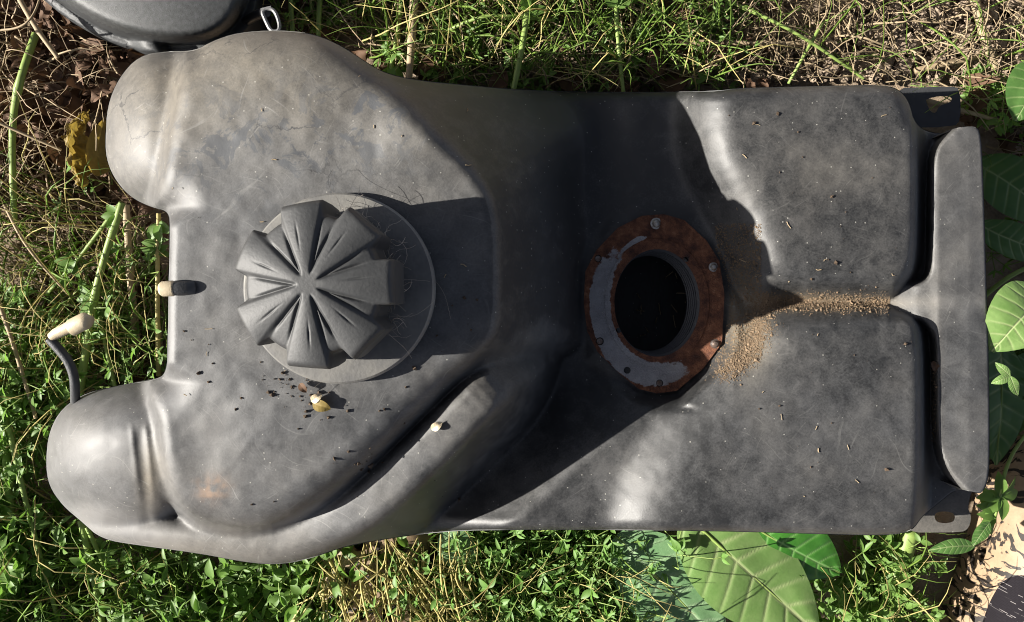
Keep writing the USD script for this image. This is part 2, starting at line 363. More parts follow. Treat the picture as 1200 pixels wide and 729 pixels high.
broad('broad_leaf_blue', ((.10, .20, .085), (.15, .25, .12), (.28, .38, .22)), .4, .12)
broad('broad_leaf_gloss', ((.035, .14, .018), (.06, .20, .03), (.20, .36, .12)), .22, .3)

# clog foam printed with dark leaf-like stripes
mat('printed_foam', {'tc': ('texture_coordinate', {}), 'n0': ('noise_texture', {'scale': 14, 'detail': 3}), 'sc': ('vector_math', {'math_type': 'scale', 'scale': .10}), 'ad': ('vector_math', {'math_type': 'add'}),
    'mp': ('mapping', {'rotation': (0, 0, .25), 'scale': (40, 130, 60)}), 'n': ('noise_texture', {'scale': 1, 'detail': 3, 'roughness': .55}), 'r': ('rgb_ramp', {'ramp': [(.52, (.30, .21, .13)), (.54, (.018, .013, .010))]}),
    'nz': ('noise_texture', {'scale': 16, 'detail': 2}), 'zr': ('map_range', {'from_min': .36, 'from_max': .42, 'clamp': True}), 'mx': ('mix_color', {'a': (.31, .215, .132)}),
    'd': ('noise_texture', {'scale': 60, 'detail': 8, 'roughness': .7}), 'dr': ('map_range', {'from_min': .3, 'from_max': .7, 'to_min': .7, 'to_max': 1.1}), 'dm': ('vector_math', {'math_type': 'scale'}),
    'b': ('bump', {'strength': .3, 'distance': .0008}), 'p': ('principled_bsdf', {'roughness': .6})},
    [('tc.object', 'n0.vector'), ('n0.color', 'sc.vector1'), ('sc.vector', 'ad.vector1'), ('tc.object', 'ad.vector2'), ('ad.vector', 'mp.vector'), ('mp.vector', 'n.vector'), ('n.fac', 'r.fac'),
     ('tc.object', 'nz.vector'), ('nz.fac', 'zr.value'), ('zr.result', 'mx.fac'), ('r.color', 'mx.b'), ('tc.object', 'd.vector'), ('d.fac', 'dr.value'), ('mx.result', 'dm.vector1'), ('dr.result', 'dm.scale'),
     ('dm.vector', 'p.base_color'), ('d.fac', 'b.height'), ('b.normal', 'p.normal')])
# black knit flecked with short pale stitches
mat('flecked_knit', {'tc': ('texture_coordinate', {}), 'bk': ('brick_texture', {'scale': 120, 'color1': (0, 0, 0), 'color2': (1, 1, 1), 'mortar': (0, 0, 0), 'mortar_size': .05, 'brick_width': .35, 'row_height': .16, 'bias': 0}),
    'w': ('rgb_to_bw', {}), 'th': ('map_range', {'from_min': .80, 'from_max': .86, 'clamp': True}), 'n': ('noise_texture', {'scale': 400, 'detail': 2}), 'mm': ('math', {'math_type': 'multiply'}),
    'c': ('mix_color', {'a': (.012, .010, .013), 'b': (.40, .37, .36)}), 'b': ('bump', {'strength': .8, 'distance': .001}), 'p': ('principled_bsdf', {'roughness': .9, 'specular_ior_level': .2})},
    [('tc.object', 'bk.vector'), ('bk.color', 'w.color'), ('w.val', 'th.value'), ('tc.object', 'n.vector'), ('th.result', 'mm.value1'), ('n.fac', 'mm.value2'), ('mm.value', 'c.fac'), ('c.result', 'p.base_color'), ('bk.fac', 'b.height'), ('b.normal', 'p.normal')])

# ------------------------------------------------------------------ ground
def ground_mesh():
    a = np.r_[np.linspace(-40, -1.2, 24), np.linspace(-1.1, 1.1, 200)[0:200], np.linspace(1.2, 40, 24)]
    gx, gy = np.meshgrid(a, a)
    p = np.stack([gx.ravel(), gy.ravel(), 0 * gx.ravel()], 1)
    near = np.clip(1.6 - np.hypot(p[:, 0], p[:, 1]), 0, 1)
    p[:, 2] = (-.012 + .022 * (meshkit.fbm(np.c_[p[:, :2] * 22, 0 * p[:, 0]], 4, 3) - .5)) * np.minimum(1, near + .3)
    p[:, 2] += 72 * K * sstep(p[:, 1], .155, .225)
    n = len(a); i = np.arange(n - 1)
    q = (i[:, None] * n + i[None]).ravel()
    return p, np.vstack([np.stack([q, q + 1, q + n + 1], 1), np.stack([q, q + n + 1, q + n], 1)])
tag(obj('ground', ground_mesh(), 'soil', smooth=True), 'brown crumbly soil under the plants', None, kind='structure')

# ------------------------------------------------------------------ fuel tank
OUT = smooth_poly([(123, 165), (125, 125), (138, 92), (162, 65), (195, 60), (228, 60), (248, 48), (278, 38), (325, 35), (368, 39), (402, 54), (428, 72), (452, 86), (490, 94), (540, 99), (620, 106),
    (720, 108), (840, 107), (862, 103), (960, 101), (1030, 99), (1052, 103), (1066, 118), (1073, 148), (1100, 158), (1118, 150), (1143, 147), (1150, 156), (1153, 230), (1156, 330), (1159, 430), (1160, 520),
    (1159, 560), (1152, 578), (1143, 578), (1122, 572), (1100, 590), (1080, 606), (1070, 622), (1042, 628), (960, 626), (860, 623), (720, 621), (600, 621), (530, 622), (470, 629), (405, 640), (370, 653), (330, 662), (290, 660),
    (235, 649), (160, 639), (118, 632), (96, 612), (72, 592), (56, 568), (53, 540), (57, 505), (72, 478), (100, 460), (145, 450), (182, 445), (195, 437), (196, 400), (197, 330), (199, 262), (196, 247), (176, 243), (150, 230), (132, 207), (124, 185)], 2)
HUMP = smooth_poly([(225, 20), (300, 0), (390, 15), (436, 62), (480, 108), (530, 158), (572, 205), (590, 250), (592, 330), (590, 388), (572, 412), (512, 468), (450, 528), (396, 576), (348, 606), (300, 621), (254, 618), (218, 601), (198, 566), (190, 525),
    (186, 490), (175, 462), (172, 400), (172, 260), (190, 215), (200, 150), (214, 80)], 2)
LOBE1 = smooth_poly([(100, 165), (120, 80), (165, 45), (240, 50), (252, 120), (235, 200), (222, 270), (180, 255), (120, 220)], 2)
LOBE2 = smooth_poly([(40, 545), (45, 490), (90, 440), (190, 430), (225, 470), (225, 560), (192, 606), (110, 612), (60, 600)], 2)
BLK1 = smooth_poly([(848, 70), (1045, 70), (1072, 95), (1074, 200), (1073, 305), (1060, 335), (1030, 341), (930, 341), (902, 322), (890, 284), (874, 232), (852, 190), (841, 150), (841, 100)], 2)
BLK2 = smooth_poly([(930, 369), (1050, 369), (1072, 376), (1080, 400), (1081, 520), (1079, 600), (1066, 660), (760, 670), (760, 600), (800, 520), (850, 455), (890, 405), (905, 378)], 2)
PLATE = smooth_poly([(1075, 333), (1088, 325), (1091, 305), (1091, 200), (1096, 174), (1112, 157), (1135, 140), (1170, 140), (1180, 360), (1180, 590), (1150, 588), (1126, 571), (1108, 548), (1098, 520), (1096, 470), (1096, 400), (1090, 383), (1070, 371), (1000, 372), (870, 372), (870, 338), (1000, 338)], 2)
RIDGE = curve([(640, 396, 150), (612, 422, 240), (580, 450, 304), (532, 498, 301), (478, 550, 290), (420, 598, 273), (360, 630, 256), (300, 643, 248), (230, 638, 242), (170, 630, 236), (100, 616, 218)], 60)

SHELF = smooth_poly([(905, 374), (1078, 374), (1078, 680), (520, 680), (560, 632), (615, 580), (672, 528), (725, 492), (785, 474), (838, 452), (876, 414)], 2)
def pad(P, poly, top, slope, r):
    s = sdist(P, poly)
    return top - slope * r * np.logaddexp(0, -s / r)

FL = smooth_poly([(752, 253), (778, 251), (802, 258), (828, 282), (843, 306), (849, 345), (846, 402), (824, 432), (793, 458), (770, 461), (749, 456), (726, 438), (700, 412), (688, 388), (684, 355), (686, 318), (699, 293), (724, 267)], 0)
def flange_seat(u, v): return 143 + (u - 685) * .185 + (v - 355) * .03
FLOOR = PchipInterpolator([-50, 400, 540, 600, 650, 700, 760, 850, 920, 1060, 1076, 1084, 1092, 1260], [150, 150, 146, 138, 133, 136, 150, 168, 171, 172, 172, 166, 162, 162])
def roll(s, R, slope, soft=3.0):
    """rounded shoulder of radius R that ends in a wall of the given slope; s runs inwards from the shoulder's foot line"""
    lim = slope / math.sqrt(2) if np.isscalar(slope) else slope / np.sqrt(1 + slope ** 2)
    lim = slope / np.sqrt(1 + slope ** 2)                 # where the circle reaches that slope
    x = np.clip(1 - s / R, 0, None)
    inside = R * (1 - np.sqrt(np.clip(1 - np.minimum(x, lim) ** 2, 0, 1)))
    return inside + np.maximum(x - lim, 0) * R * slope

def tank_z(P):
    u, v = P[:, 0], P[:, 1]
    F = FLOOR(u)
    F = F + 22 * sstep(v, 430, 560) * sstep(u, 500, 640) * (1 - sstep(u, 1060, 1085))
    F = F + 10 * (1 - sstep(v, 120, 280)) * sstep(u, 600, 780) * (1 - sstep(u, 1060, 1085))
    s = sdist(P, HUMP)
    low = sstep(v, 395, 450)                              # the side towards the lower ridge
    left = 1 - sstep(u, 195, 260)
    right = sstep(u, 470, 560)
    slope = 1.9 + 3.2 * low * (1 - .6 * right) + 2.5 * left - .55 * (1 - sstep(v, 140, 240)) * sstep(u, 330, 450)
    Rr = 22 + 14 * low * (1 - sstep(u, 520, 580)) + 10 * (1 - sstep(v, 130, 230))
    Rr = Rr * (1 - left) + 14 * left
    hump = 330 + 13 * gauss(P, (500, 150), (60, 55)) + 7 * gauss(P, (380, 120), (120, 90)) - 14 * sstep(v, 480, 610) * sstep(u, 520, 250) - roll(s, Rr, slope)
    hump = hump - 6 * low * (1 - sstep(s, 15, 120)) - 3.5 * sstep(v, 440, 520) * sstep(u, 360, 200)
    l1 = 292 - .0042 * ((u - 190) ** 2 + .6 * (v - 150) ** 2) - 2.5 * 8 * np.logaddexp(0, -sdist(P, LOBE1) / 8)
    l2 = 290 - .0036 * ((u - 165) ** 2 * .9 + 1.3 * (v - 520) ** 2) - 2.5 * 8 * np.logaddexp(0, -sdist(P, LOBE2) / 8)
    c = 168 + (v - 510) * .10
    l2 = l2 + (.8 * np.exp(-((u - c + 13) / 3.) ** 2) + 1.0 * np.exp(-((u - c - 4) / 3.) ** 2)) * sstep(v, 490, 506) * (1 - sstep(v, 530, 610)) - 1.5 * np.exp(-((u - c + 4) / 6.) ** 2) * sstep(v, 495, 515)
    b1 = pad(P, BLK1, 231, 1.25 + 1.9 * sstep(v, 300, 335) * sstep(u, 890, 940) + 5.7 * sstep(u, 1045, 1070), np.interp(u, [830, 890, 1030, 1068], [11, 12, 9, 3.0]))
    b2 = pad(P, BLK2, 234, np.interp(u, [800, 860, 920, 1040, 1070], [.75, 1.0, 2.8, 3, 7]), np.interp(u, [800, 900, 1030, 1068], [18, 13, 9, 3.0]))
    pl = pad(P, PLATE, np.interp(u, [870, 980, 1040, 1075, 1100, 1136, 1176], [172, 177, 189, 205, 214, 215, 211]), np.interp(u, [1000, 1080], [.3, 9.0]), .9)
    # tube-like lower ridge
    best, zr = np.full(len(P), 1e9), np.zeros(len(P))
    for p, q in zip(RIDGE[:-1], RIDGE[1:]):
        d = (q - p)[:2]; t = np.clip(((P - p[:2]) @ d) / (d @ d), 0, 1)
        dd = np.linalg.norm(P - p[:2] - t[:, None] * d, axis=1); m = dd < best
        best = np.where(m, dd, best); zr = np.where(m, p[2] + t * (q[2] - p[2]), zr)
    rr = np.interp(u, [60, 250, 400, 500, 600], [30, 30, 31, 31, 28])
    ridge = zr - 3 * (best / rr) ** 2 - roll(rr - 1 - best, np.interp(u, [100, 300, 420, 560], [26, 24, 19, 17]), 3.2)
    sh = 198 + .035 * (u - 700) * (u > 700) - roll(sdist(P, SHELF), 22, .75)
    sh = np.where(u > 1066, 0, sh)
    F = smax(F, sh, 4)
    z = smax(F, b1, 4.5); z = smax(z, b2, 4.5); z = smax(z, pl, 1.5)
    z = smax(z, ridge, np.interp(v, [420, 480, 620], [5, 6, 4]))
    z = smax(z, smax(l1, l2, 4), 6)
    kk = np.interp(u, [200, 420, 560, 600], [3.0, 4, 7, 14]) * (1 - low) + 11.0 * low
    kk = kk + 7 * (1 - sstep(u, 215, 275))
    z = smax(z, hump, kk)
    w = sstep(sdist(P, FL), -20, 0); z = z * (1 - w) + flange_seat(u, v) * w
    z = z - 3.5 * np.exp(-(((v - 477 - (u - 785) ** 2 * .003) / 4.0) ** 2)) * np.exp(-(((u - 785) / 26.) ** 4))
    z = z - 9 * gauss(P, (868, 330), (24, 62))
    z = z + 1.5 * (meshkit.fbm(np.c_[P * .012, 0 * u], 3, 11) - .5) * 2 + .7 * (meshkit.fbm(np.c_[P * .05, 0 * u], 2, 5) - .5) * 2
    return z

def tank_rim(P):
    u, v = P[:, 0], P[:, 1]
    R = np.interp(u, [0, 190, 260, 430, 560, 800, 1040, 1062, 1085], [62, 56, 46, 36, 15, 13, 20, 20, 2.0])
    straight = (1 - sstep(np.abs(v - 345), 78, 105)) * (1 - sstep(u, 215, 300))
    R = R * (1 - straight) + 11 * straight
    low = sstep(v, 585, 630) * (1 - sstep(u, 450, 560))
    return R * (1 - low) + 22 * low

HOLE_C = (770, 355)
th = np.linspace(0, 2 * np.pi, 120, endpoint=False)
hole_poly = np.stack([HOLE_C[0] + 55 * np.cos(th), HOLE_C[1] + 68 * np.sin(th)], 1)
tv, tf, tp = relief(OUT, tank_z, tank_rim, 12, 2.1, hole_poly)
TANK_AT = U(600, 364.5, 0)
tank = thing('fuel_tank', 'large weathered black plastic fuel tank lying in the grass with a star-shaped cap', 'fuel tank', TANK_AT)
u, v = tp[:, 0], tp[:, 1]
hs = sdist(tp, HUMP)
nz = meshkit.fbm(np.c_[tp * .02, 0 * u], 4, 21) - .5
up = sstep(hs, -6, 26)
dust_shade = .01 + .14 * sstep(u, 820, 900) + .08 * sstep(v, 440, 520) * sstep(u, 500, 640) + .42 * up + .12 * (1 - sstep(u, 150, 260)) + .34 * (1 - up) * (1 - sstep(u, 180, 240)) + .22 * (1 - up) * sstep(v, 560, 610) * (1 - sstep(u, 420, 520))  # dust film, thinned on floor and slope to paint the hump's shade darker
dust_shade += .32 * sstep(seg_dist(tp, np.array(RIDGE)[:, :2], False), 34, 12) * (1 - up)
dust_shade += .25 * sstep(u, 1082, 1094) + .10 * gauss(tp, (250, 150), (130, 110)) + .5 * gauss(tp, (1000, 355), (140, 9)) + .16 * gauss(tp, (950, 190), (100, 80)) + .14 * gauss(tp, (960, 490), (130, 60)) + .14 * gauss(tp, (700, 560), (140, 40))
dust_shade += .5 * gauss(tp, (872, 380), (24, 55)) + .12 * gauss(tp, (880, 420), (60, 40)) + .10 * gauss(tp, (840, 250), (40, 60)) + .10 * gauss(tp, (1060, 250), (8, 110)) + .10 * gauss(tp, (1062, 500), (8, 90))
dust_shade += nz * .34
tan = .55 * gauss(tp, (330, 90), (150, 70)) + .35 * gauss(tp, (180, 130), (70, 90)) + 1.1 * gauss(tp, (955, 354), (90, 11)) + .9 * gauss(tp, (880, 400), (26, 40)) + .8 * gauss(tp, (865, 340), (26, 60)) + .22 * gauss(tp, (950, 200), (110, 90)) + .18 * gauss(tp, (500, 170), (80, 90)) + .6 * gauss(tp, (1094, 450), (8, 60)) + .25 * gauss(tp, (300, 640), (150, 20)) + .7 * gauss(tp, (175, 555), (14, 40)) + .45 * (1 - up) * gauss(tp, (560, 300), (70, 220)) + .08  # mostly dirt tone; the off-hump slope term paints in light bounced from plants
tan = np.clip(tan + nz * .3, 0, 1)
crack = np.clip(1.2 * gauss(tp, (330, 130), (150, 100)) + .7 * gauss(tp, (160, 130), (50, 90)), 0, 1) * (hs > -90)
stain = np.clip(gauss(tp, (249, 572), (16, 13)) * (meshkit.fbm(np.c_[tp * .16, 0 * u], 3, 77) * 3.2 - .75), 0, 1) * .9
clean = np.clip(1.1 * gauss(tp, (300, 180), (130, 60)) + .8 * gauss(tp, (440, 130), (60, 60)), 0, 1)
obj('tank_shell', shifted((tv, tf), TANK_AT), 'weathered_plastic', tank, True, {'dust_shade': dust_shade, 'tan': tan, 'crack': crack, 'stain': stain, 'clean': clean})

def surf(uu, vv):
    P = np.stack([np.ravel(uu), np.ravel(vv)], 1).astype(float)
    return tank_z(P)

# filler collar: a broad disc lying on the hump
def lathe(profile, centre, n=96, tilt=(0, 0)):
    th = np.linspace(0, 2 * np.pi, n, endpoint=False)
    pr = np.asarray(profile, float)
    V = np.stack([pr[:, None, 0] * np.cos(th), pr[:, None, 0] * np.sin(th), pr[:, None, 1] + 0 * th], -1)
    V[..., 2] += V[..., 0] * tilt[0] + V[..., 1] * tilt[1]
    V = V.reshape(-1, 3) + centre
    i = np.arange(n); j = (i + 1) % n; F = []
    for k in range(len(pr) - 1):
        a = k * n; b = a + n
        F += [np.stack([a + i, b + i, b + j], 1), np.stack([a + i, b + j, a + j], 1)]
    return V, np.vstack(F)
cz = 338.0
cc = U(398, 338, cz)
R = 112 * (ZC - cz) / FP * K
col = lathe([(R * .40, .004), (R * .45, .0052), (R * .9, .0042), (R * .975, .0036), (R * .995, .0022), (R, 0), (R * 1.0, -.012)], cc, 128)
obj('filler_collar', shifted(col, TANK_AT), 'collar_plastic', tank, 35)

# star cap: seven flat-ended arms on a dome, valleys between
ARMS = np.radians([2, 50, 99, 154, 211, 266, 314])
def star_cap():
    nt, nr = 420, 46
    th = np.linspace(0, 2 * np.pi, nt, endpoint=False)
    r = np.linspace(0, 1, nr)
    sd_ = (th[:, None] - ARMS[None] + np.pi) % (2 * np.pi) - np.pi; diff = np.abs(sd_)
    da = diff.min(1); sg = np.sign(sd_[np.arange(nt), diff.argmin(1)])                                           # angle to the nearest arm
    Ra, Rv = 77., 66.
    arm_edge = .285
    e = sstep(da, arm_edge + .055, arm_edge - .035)              # 1 on an arm's end
    rad = Rv + (Ra / np.maximum(np.cos(da), .8) - Ra * 0 - Rv) * e
    rad = rad - 4 * (1 - e) * np.cos(np.clip((da - .449) / .2, -1, 1) * np.pi / 2) * 0
    rr = r[None] * rad[:, None]
    # half width of an arm in length: narrow at the hub, wide at the end
    side = np.abs(np.sin(da))[:, None] * rr
    half = 1.2 + .275 * rr
    on = sstep(side, half + 3.0, half - 3.0) * (da[:, None] < .7)
    valley = 71 - .0027 * rr ** 2 - .04 * rr
    ridge = 72 - .0016 * rr ** 2 - .035 * rr - .05 * (side / np.maximum(half, 1)) ** 2 * rr
    depth = sstep(rr, 9, 20)
    z = np.where(rr < 9, 71, 0) + np.where(rr >= 9, valley + (ridge - valley) * on, 0)
    z = np.where(rr < 24, 71 + (z - 71) * depth, z)
    # a groove hugging each side of every arm close to the hub
    gro = np.exp(-((side - half - 1.0) / 1.5) ** 2) * sstep(rr, 9, 14) * (1 - sstep(rr, 40, 62))
    z = z - 2.4 * gro
    edge = np.clip((r - .92) / .08, 0, 1)[None]
    z = z - 5.5 * (1 - np.sqrt(1 - edge ** 2 * .999))
    # little slit along each arm
    slit = (sg > 0)[:, None] * np.exp(-((side - half * .25) / .9) ** 2) * np.exp(-((rr - 46) / 9) ** 2)
    z = z - 1.2 * slit * (da[:, None] < .3)
    x, y = rr * np.cos(th)[:, None], rr * np.sin(th)[:, None]
    V = np.stack([x, y, z], -1)
    # side walls
    w = []
    for s, zz in ((1.0, None), (.985, .45), (.95, 0)):
        q = V[:, -1].copy(); q[:, :2] *= s
        if zz is None: q[:, 2] -= 1.5
        else: q[:, 2] = V[:, -1, 2] * zz + (1 - zz) * 6
        w.append(q)
    V = np.concatenate([V, np.stack(w, 1)], 1)
    m = V.shape[1]
    i = np.arange(nt); j = (i + 1) % nt; F = []
    for k in range(m - 1):
        F += [np.stack([i * m + k, i * m + k + 1, j * m + k + 1], 1), np.stack([i * m + k, j * m + k + 1, j * m + k], 1)]
    V = V.reshape(-1, 3)
    # lean to the left
    t = np.radians(7); c, s = math.cos(t), math.sin(t)
    Z = V[:, 2] + 4
    V = np.stack([V[:, 0] * c - (Z - 10) * s, V[:, 1], V[:, 0] * s + (Z - 10) * c + 10], 1)
    return V * K, np.vstack(F)
CAPC = U(391, 336, 342)
cv, cf = star_cap()
obj('filler_cap', shifted((cv + CAPC, cf), TANK_AT), 'cap_plastic', tank, 40)

# flange ring round the sender opening
pf = np.linalg.lstsq(np.c_[FL, np.ones(len(FL))], surf(FL[:, 0], FL[:, 1]), rcond=None)[0]
def fplane(uu, vv): return pf[0] * uu + pf[1] * vv + pf[2] + 3.0
def ell(rx, ry, n=90):
    t = np.linspace(0, 2 * np.pi, n, endpoint=False)
    return np.stack([HOLE_C[0] + rx * np.cos(t), HOLE_C[1] + ry * np.sin(t)], 1)
def plate_mesh(poly, z0, z1, size=3.0):
    """poly in plan pixels, lying on the flange's plane"""
    m = trimesh.creation.extrude_polygon(poly, z1 - z0, engine='earcut')
    vv, ff = trimesh.remesh.subdivide_to_size(m.vertices, m.faces, size)
    P = vv[:, :2]; z = fplane(P[:, 0], P[:, 1]) + vv[:, 2] + z0
    m2 = trimesh.Trimesh(U(P[:, 0], P[:, 1], z), ff[:, ::-1], process=True)
    return np.array(m2.vertices), np.array(m2.faces)
def px_of(V):
    s = K * (ZC - V[:, 2] / K) / FP
    return np.stack([V[:, 0] / s + 600, 364.5 - V[:, 1] / s], 1)
def bare_of(V):
    P = px_of(V); ang = np.arctan2(-(P[:, 1] - 355), P[:, 0] - 770)
    rel = (np.degrees(ang) - 212 + 180) % 360 - 180
    rad = np.hypot((P[:, 0] - 770) / 52, (P[:, 1] - 355) / 65)
    b = np.exp(-(rel / 86.) ** 4) * np.exp(-((rad - 1.29) / .25) ** 4)
    b = np.maximum(b, .85 * np.exp(-((rel + 100) / 18.) ** 2) * np.exp(-((rad - 1.22) / .06) ** 2))
    return b * .90
holes = [(701, 303, 4.2), (703, 400, 4.6), (735, 434, 4.0), (773, 449, 4.2), (804, 304, 3.0), (725, 387, 3.2)]
ringp = Polygon(FL).difference(Polygon(ell(52, 65)))
for (x, y, r_) in holes: ringp = ringp.difference(Point(x, y).buffer(r_))
rv, rf = plate_mesh(ringp, -2.5, 2.0)
ring = obj('flange_ring', shifted((rv, rf), TANK_AT), 'rusty_steel', tank, False, {'bare': bare_of(rv)})
lipp = Polygon(ell(61, 75)).difference(Polygon(ell(50, 63))).difference(Point(725, 387).buffer(3.2)).difference(Point(804, 304).buffer(3)).intersection(Polygon(FL).buffer(-4))
lv, lf = plate_mesh(lipp, 1.8, 3.4, 3)
obj('raised_lip', shifted((lv, lf), TANK_AT), 'rusty_steel', ring, False, {'bare': bare_of(lv)})
def bolt(x, y, r, h=4.5, flat=False):
    c = U(x, y, fplane(x, y) + 1.9); k = K
    return lathe([(0.01 * k, h * k), (r * .55 * k, h * .95 * k), (r * .85 * k, h * .65 * k), (r * k, h * .2 * k), (r * 1.35 * k, h * .15 * k), (r * 1.4 * k, -1 * k)], c, 20)
for (x, y, r_, mt) in ((769, 262, 5.2, 'steel'), (836, 313, 4.2, 'steel'), (838, 403, 4.2, 'dull_bolt')):
    obj('bolt', shifted(bolt(x, y, r_), TANK_AT), mt, ring, 40)
for (x, y, r_, mt) in ((701, 303, 3.6, 'dull_bolt'), (703, 400, 3.8, 'dull_bolt'), (773, 449, 3.4, 'dull_bolt')):
    obj('stud_end', shifted(lathe([(.01 * K, -.4 * K), (r_ * K, -.8 * K), (r_ * K, -8 * K)], U(x, y, fplane(x, y) + 1.6), 16), TANK_AT), mt, ring, 40)
# neck: ribbed inner wall below the opening
prof = []
for k in range(60):
    d = k * 1.15; wob = 3.4 * (abs(((d / 9.5) % 1) - .5) < .22)
    prof.append((1.0 - .0006 * d - .022 * wob * (d > 5), -d))
t = np.linspace(0, 2 * np.pi, 120, endpoint=False); NV = []
for s, d in prof:
    P = np.stack([HOLE_C[0] + 53.5 * s * np.cos(t), HOLE_C[1] + 66.5 * s * np.sin(t)], 1)
    base = U(P[:, 0], P[:, 1], fplane(P[:, 0], P[:, 1]) - 1.0)
    base[:, 2] += d * K; NV.append(base)
n = 120; NV = np.vstack(NV); i = np.arange(n); j = (i + 1) % n
NF = np.vstack([q for k in range(len(prof) - 1) for q in (np.stack([k * n + i, (k + 1) * n + j, (k + 1) * n + i], 1), np.stack([k * n + i, k * n + j, (k + 1) * n + j], 1))])
obj('tank_neck', shifted((NV, NF), TANK_AT), 'black_plastic', tank, 40)

# mounting tabs with slots
def flat_tab(poly, z, thick, name, matn, label=None):
    m = trimesh.creation.extrude_polygon(poly, thick, engine='earcut')
    P = m.vertices; zz = z + P[:, 2] + .12 * (P[:, 0] - 1090)
    V = U(P[:, 0], P[:, 1], zz)
    p = obj(name, shifted((V, m.faces[:, ::-1]), TANK_AT), matn, tank, False, {k: np.full(len(V), q) for k, q in (('dust_shade', .42), ('tan', .4), ('crack', 0), ('stain', 0), ('clean', 0))} if matn == 'weathered_plastic' else None)
    if label: tag(p, label)
tabA = Polygon(smooth_poly([(1040, 104), (1114, 101), (1125, 104), (1126, 140), (1118, 149), (1040, 150)], 1)).difference(Polygon(smooth_poly([(1085, 116), (1104, 112), (1116, 114), (1114, 120), (1100, 124), (1097, 133), (1090, 131), (1086, 121)], 1)))
tabB = Polygon(smooth_poly([(1052, 575), (1110, 575), (1140, 572), (1136, 585), (1134, 596), (1139, 606), (1134, 622), (1120, 624), (1050, 624)], 2)).difference(Polygon(smooth_poly([(1094, 604), (1100, 599), (1116, 600), (1120, 606), (1116, 613), (1098, 613)], 2)))
flat_tab(tabA, 128, 7, 'mounting_tab', 'black_plastic', 'slotted black tab in shade at the upper right corner')
flat_tab(tabB, 150, 7, 'mounting_tab', 'weathered_plastic', 'dusty slotted tab at the lower right corner')

# vent fitting on the left edge
zv = float(surf([215], [338])[0])
stem = tube(np.array([U(226, 337, zv - 3), U(219, 337.4, zv + 1), U(206, 338, zv + 4), U(199, 338.5, zv + 4)]), [7.5 * K, 7.2 * K, 7 * K, 6.6 * K], 18)
fit = obj('vent_fitting', shifted(stem, TANK_AT), 'hose_rubber', tank, 40)
plug = tube(np.array([U(206, 338, zv + 4), U(203, 338, zv + 4), U(190, 338.6, zv + 5), U(187.5, 338.7, zv + 5)]), np.array([6.2, 8.0, 7.6, 5.6]) * K, 18)
obj('plug', shifted(plug, TANK_AT), 'stained_nylon', fit, 40)
# breather hose at the lower left lobe
hp_ = curve(np.array([U(88, 470, 215), U(88, 455, 228), U(87, 440, 236), U(80, 422, 240), U(66, 406, 242), U(58, 397, 243)]), 22)
hose = obj('breather_hose', shifted(tube(hp_, 5.2 * K, 14), TANK_AT), 'hose_rubber', tank, 40)
tipm = tube(np.array([U(60, 395, 244), U(66, 391, 245), U(82, 383, 247), U(84, 384, 247), U(100, 376, 249), U(106, 378, 249)]), np.array([5.0, 6.2, 6.6, 9.5, 9.8, 7.4]) * K, 16)
obj('hose_tip', shifted(tipm, TANK_AT), 'stained_nylon', hose, 40)

# ------------------------------------------------------------------ dirt lying on the tank
def grains(pts, sizes):
    h = Heap(); T = np.array([[1, 0, 0], [-1, 0, 0], [0, 1, 0], [0, -1, 0], [0, 0, 1], [0, 0, -1.]]); F = np.array([[0, 2, 4], [2, 1, 4], [1, 3, 4], [3, 0, 4], [2, 0, 5], [1, 2, 5], [3, 1, 5], [0, 3, 5]])
    n = len(pts); M = rot(rng.uniform(0, 6.28, n), rng.uniform(0, 6.28, n), rng.uniform(0, 6.28, n)) * (np.asarray(sizes)[:, None, None] * rng.uniform(.6, 1.3, (n, 1, 3)))
    h.many(T, F, M, pts); return h.mesh()
def on_tank(P, lift=.6):
    z = surf(P[:, 0], P[:, 1]); return U(P[:, 0], P[:, 1], z + lift)
a1 = np.stack([893 + 150 * rng.random(6500) ** 1.4, 355 + rng.normal(0, 5.2, 6500)], 1)
a2 = np.stack([rng.normal(0, 1, 6500) * 9, rng.uniform(0, 1, 6500)], 1)
arc = curve(np.array([(893, 350.), (892, 380), (880, 410), (862, 428), (846, 440)]), 40)
k = (a2[:, 1] * 39).astype(int); a2 = arc[k] + np.stack([a2[:, 0], rng.normal(0, 6, 6500)], 1)
a3 = np.stack([rng.uniform(838, 892, 6500), rng.uniform(262, 425, 6500)], 1); a3 = a3[np.hypot((a3[:, 0] - 770) / 85, (a3[:, 1] - 355) / 105) > 1.0]
a4 = np.stack([1094 + rng.normal(0, 2.0, 500), rng.uniform(425, 520, 500)], 1)
PP = np.vstack([a1, a2, a3, a4])
tag(obj('sand', grains(on_tank(PP, .4), (.2 + rng.gamma(.9, .32, len(PP))) * K), 'sand'), 'pale sand gathered in the channel and around the rusty ring', 'sand', kind='stuff')
sb = Heap()
for _ in range(46):
    c = rng.uniform((200, 80), (560, 520)) if _ < 26 else rng.uniform((860, 130), (1060, 600)); d = rng.uniform(0, 6.28); l = rng.gamma(2, 2.6)
    q = np.array([c, c + l * np.array([math.cos(d), math.sin(d)]) * .5 + rng.normal(0, .6, 2), c + l * np.array([math.cos(d), math.sin(d)])])
    sb.add(tube(on_tank(q, .9), rng.uniform(.25, .6) * K, 4))
tag(obj('straw_bits', sb.mesh(), 'dry_straw'), 'tiny straw bits scattered over the top of the tank', 'straw', kind='stuff')
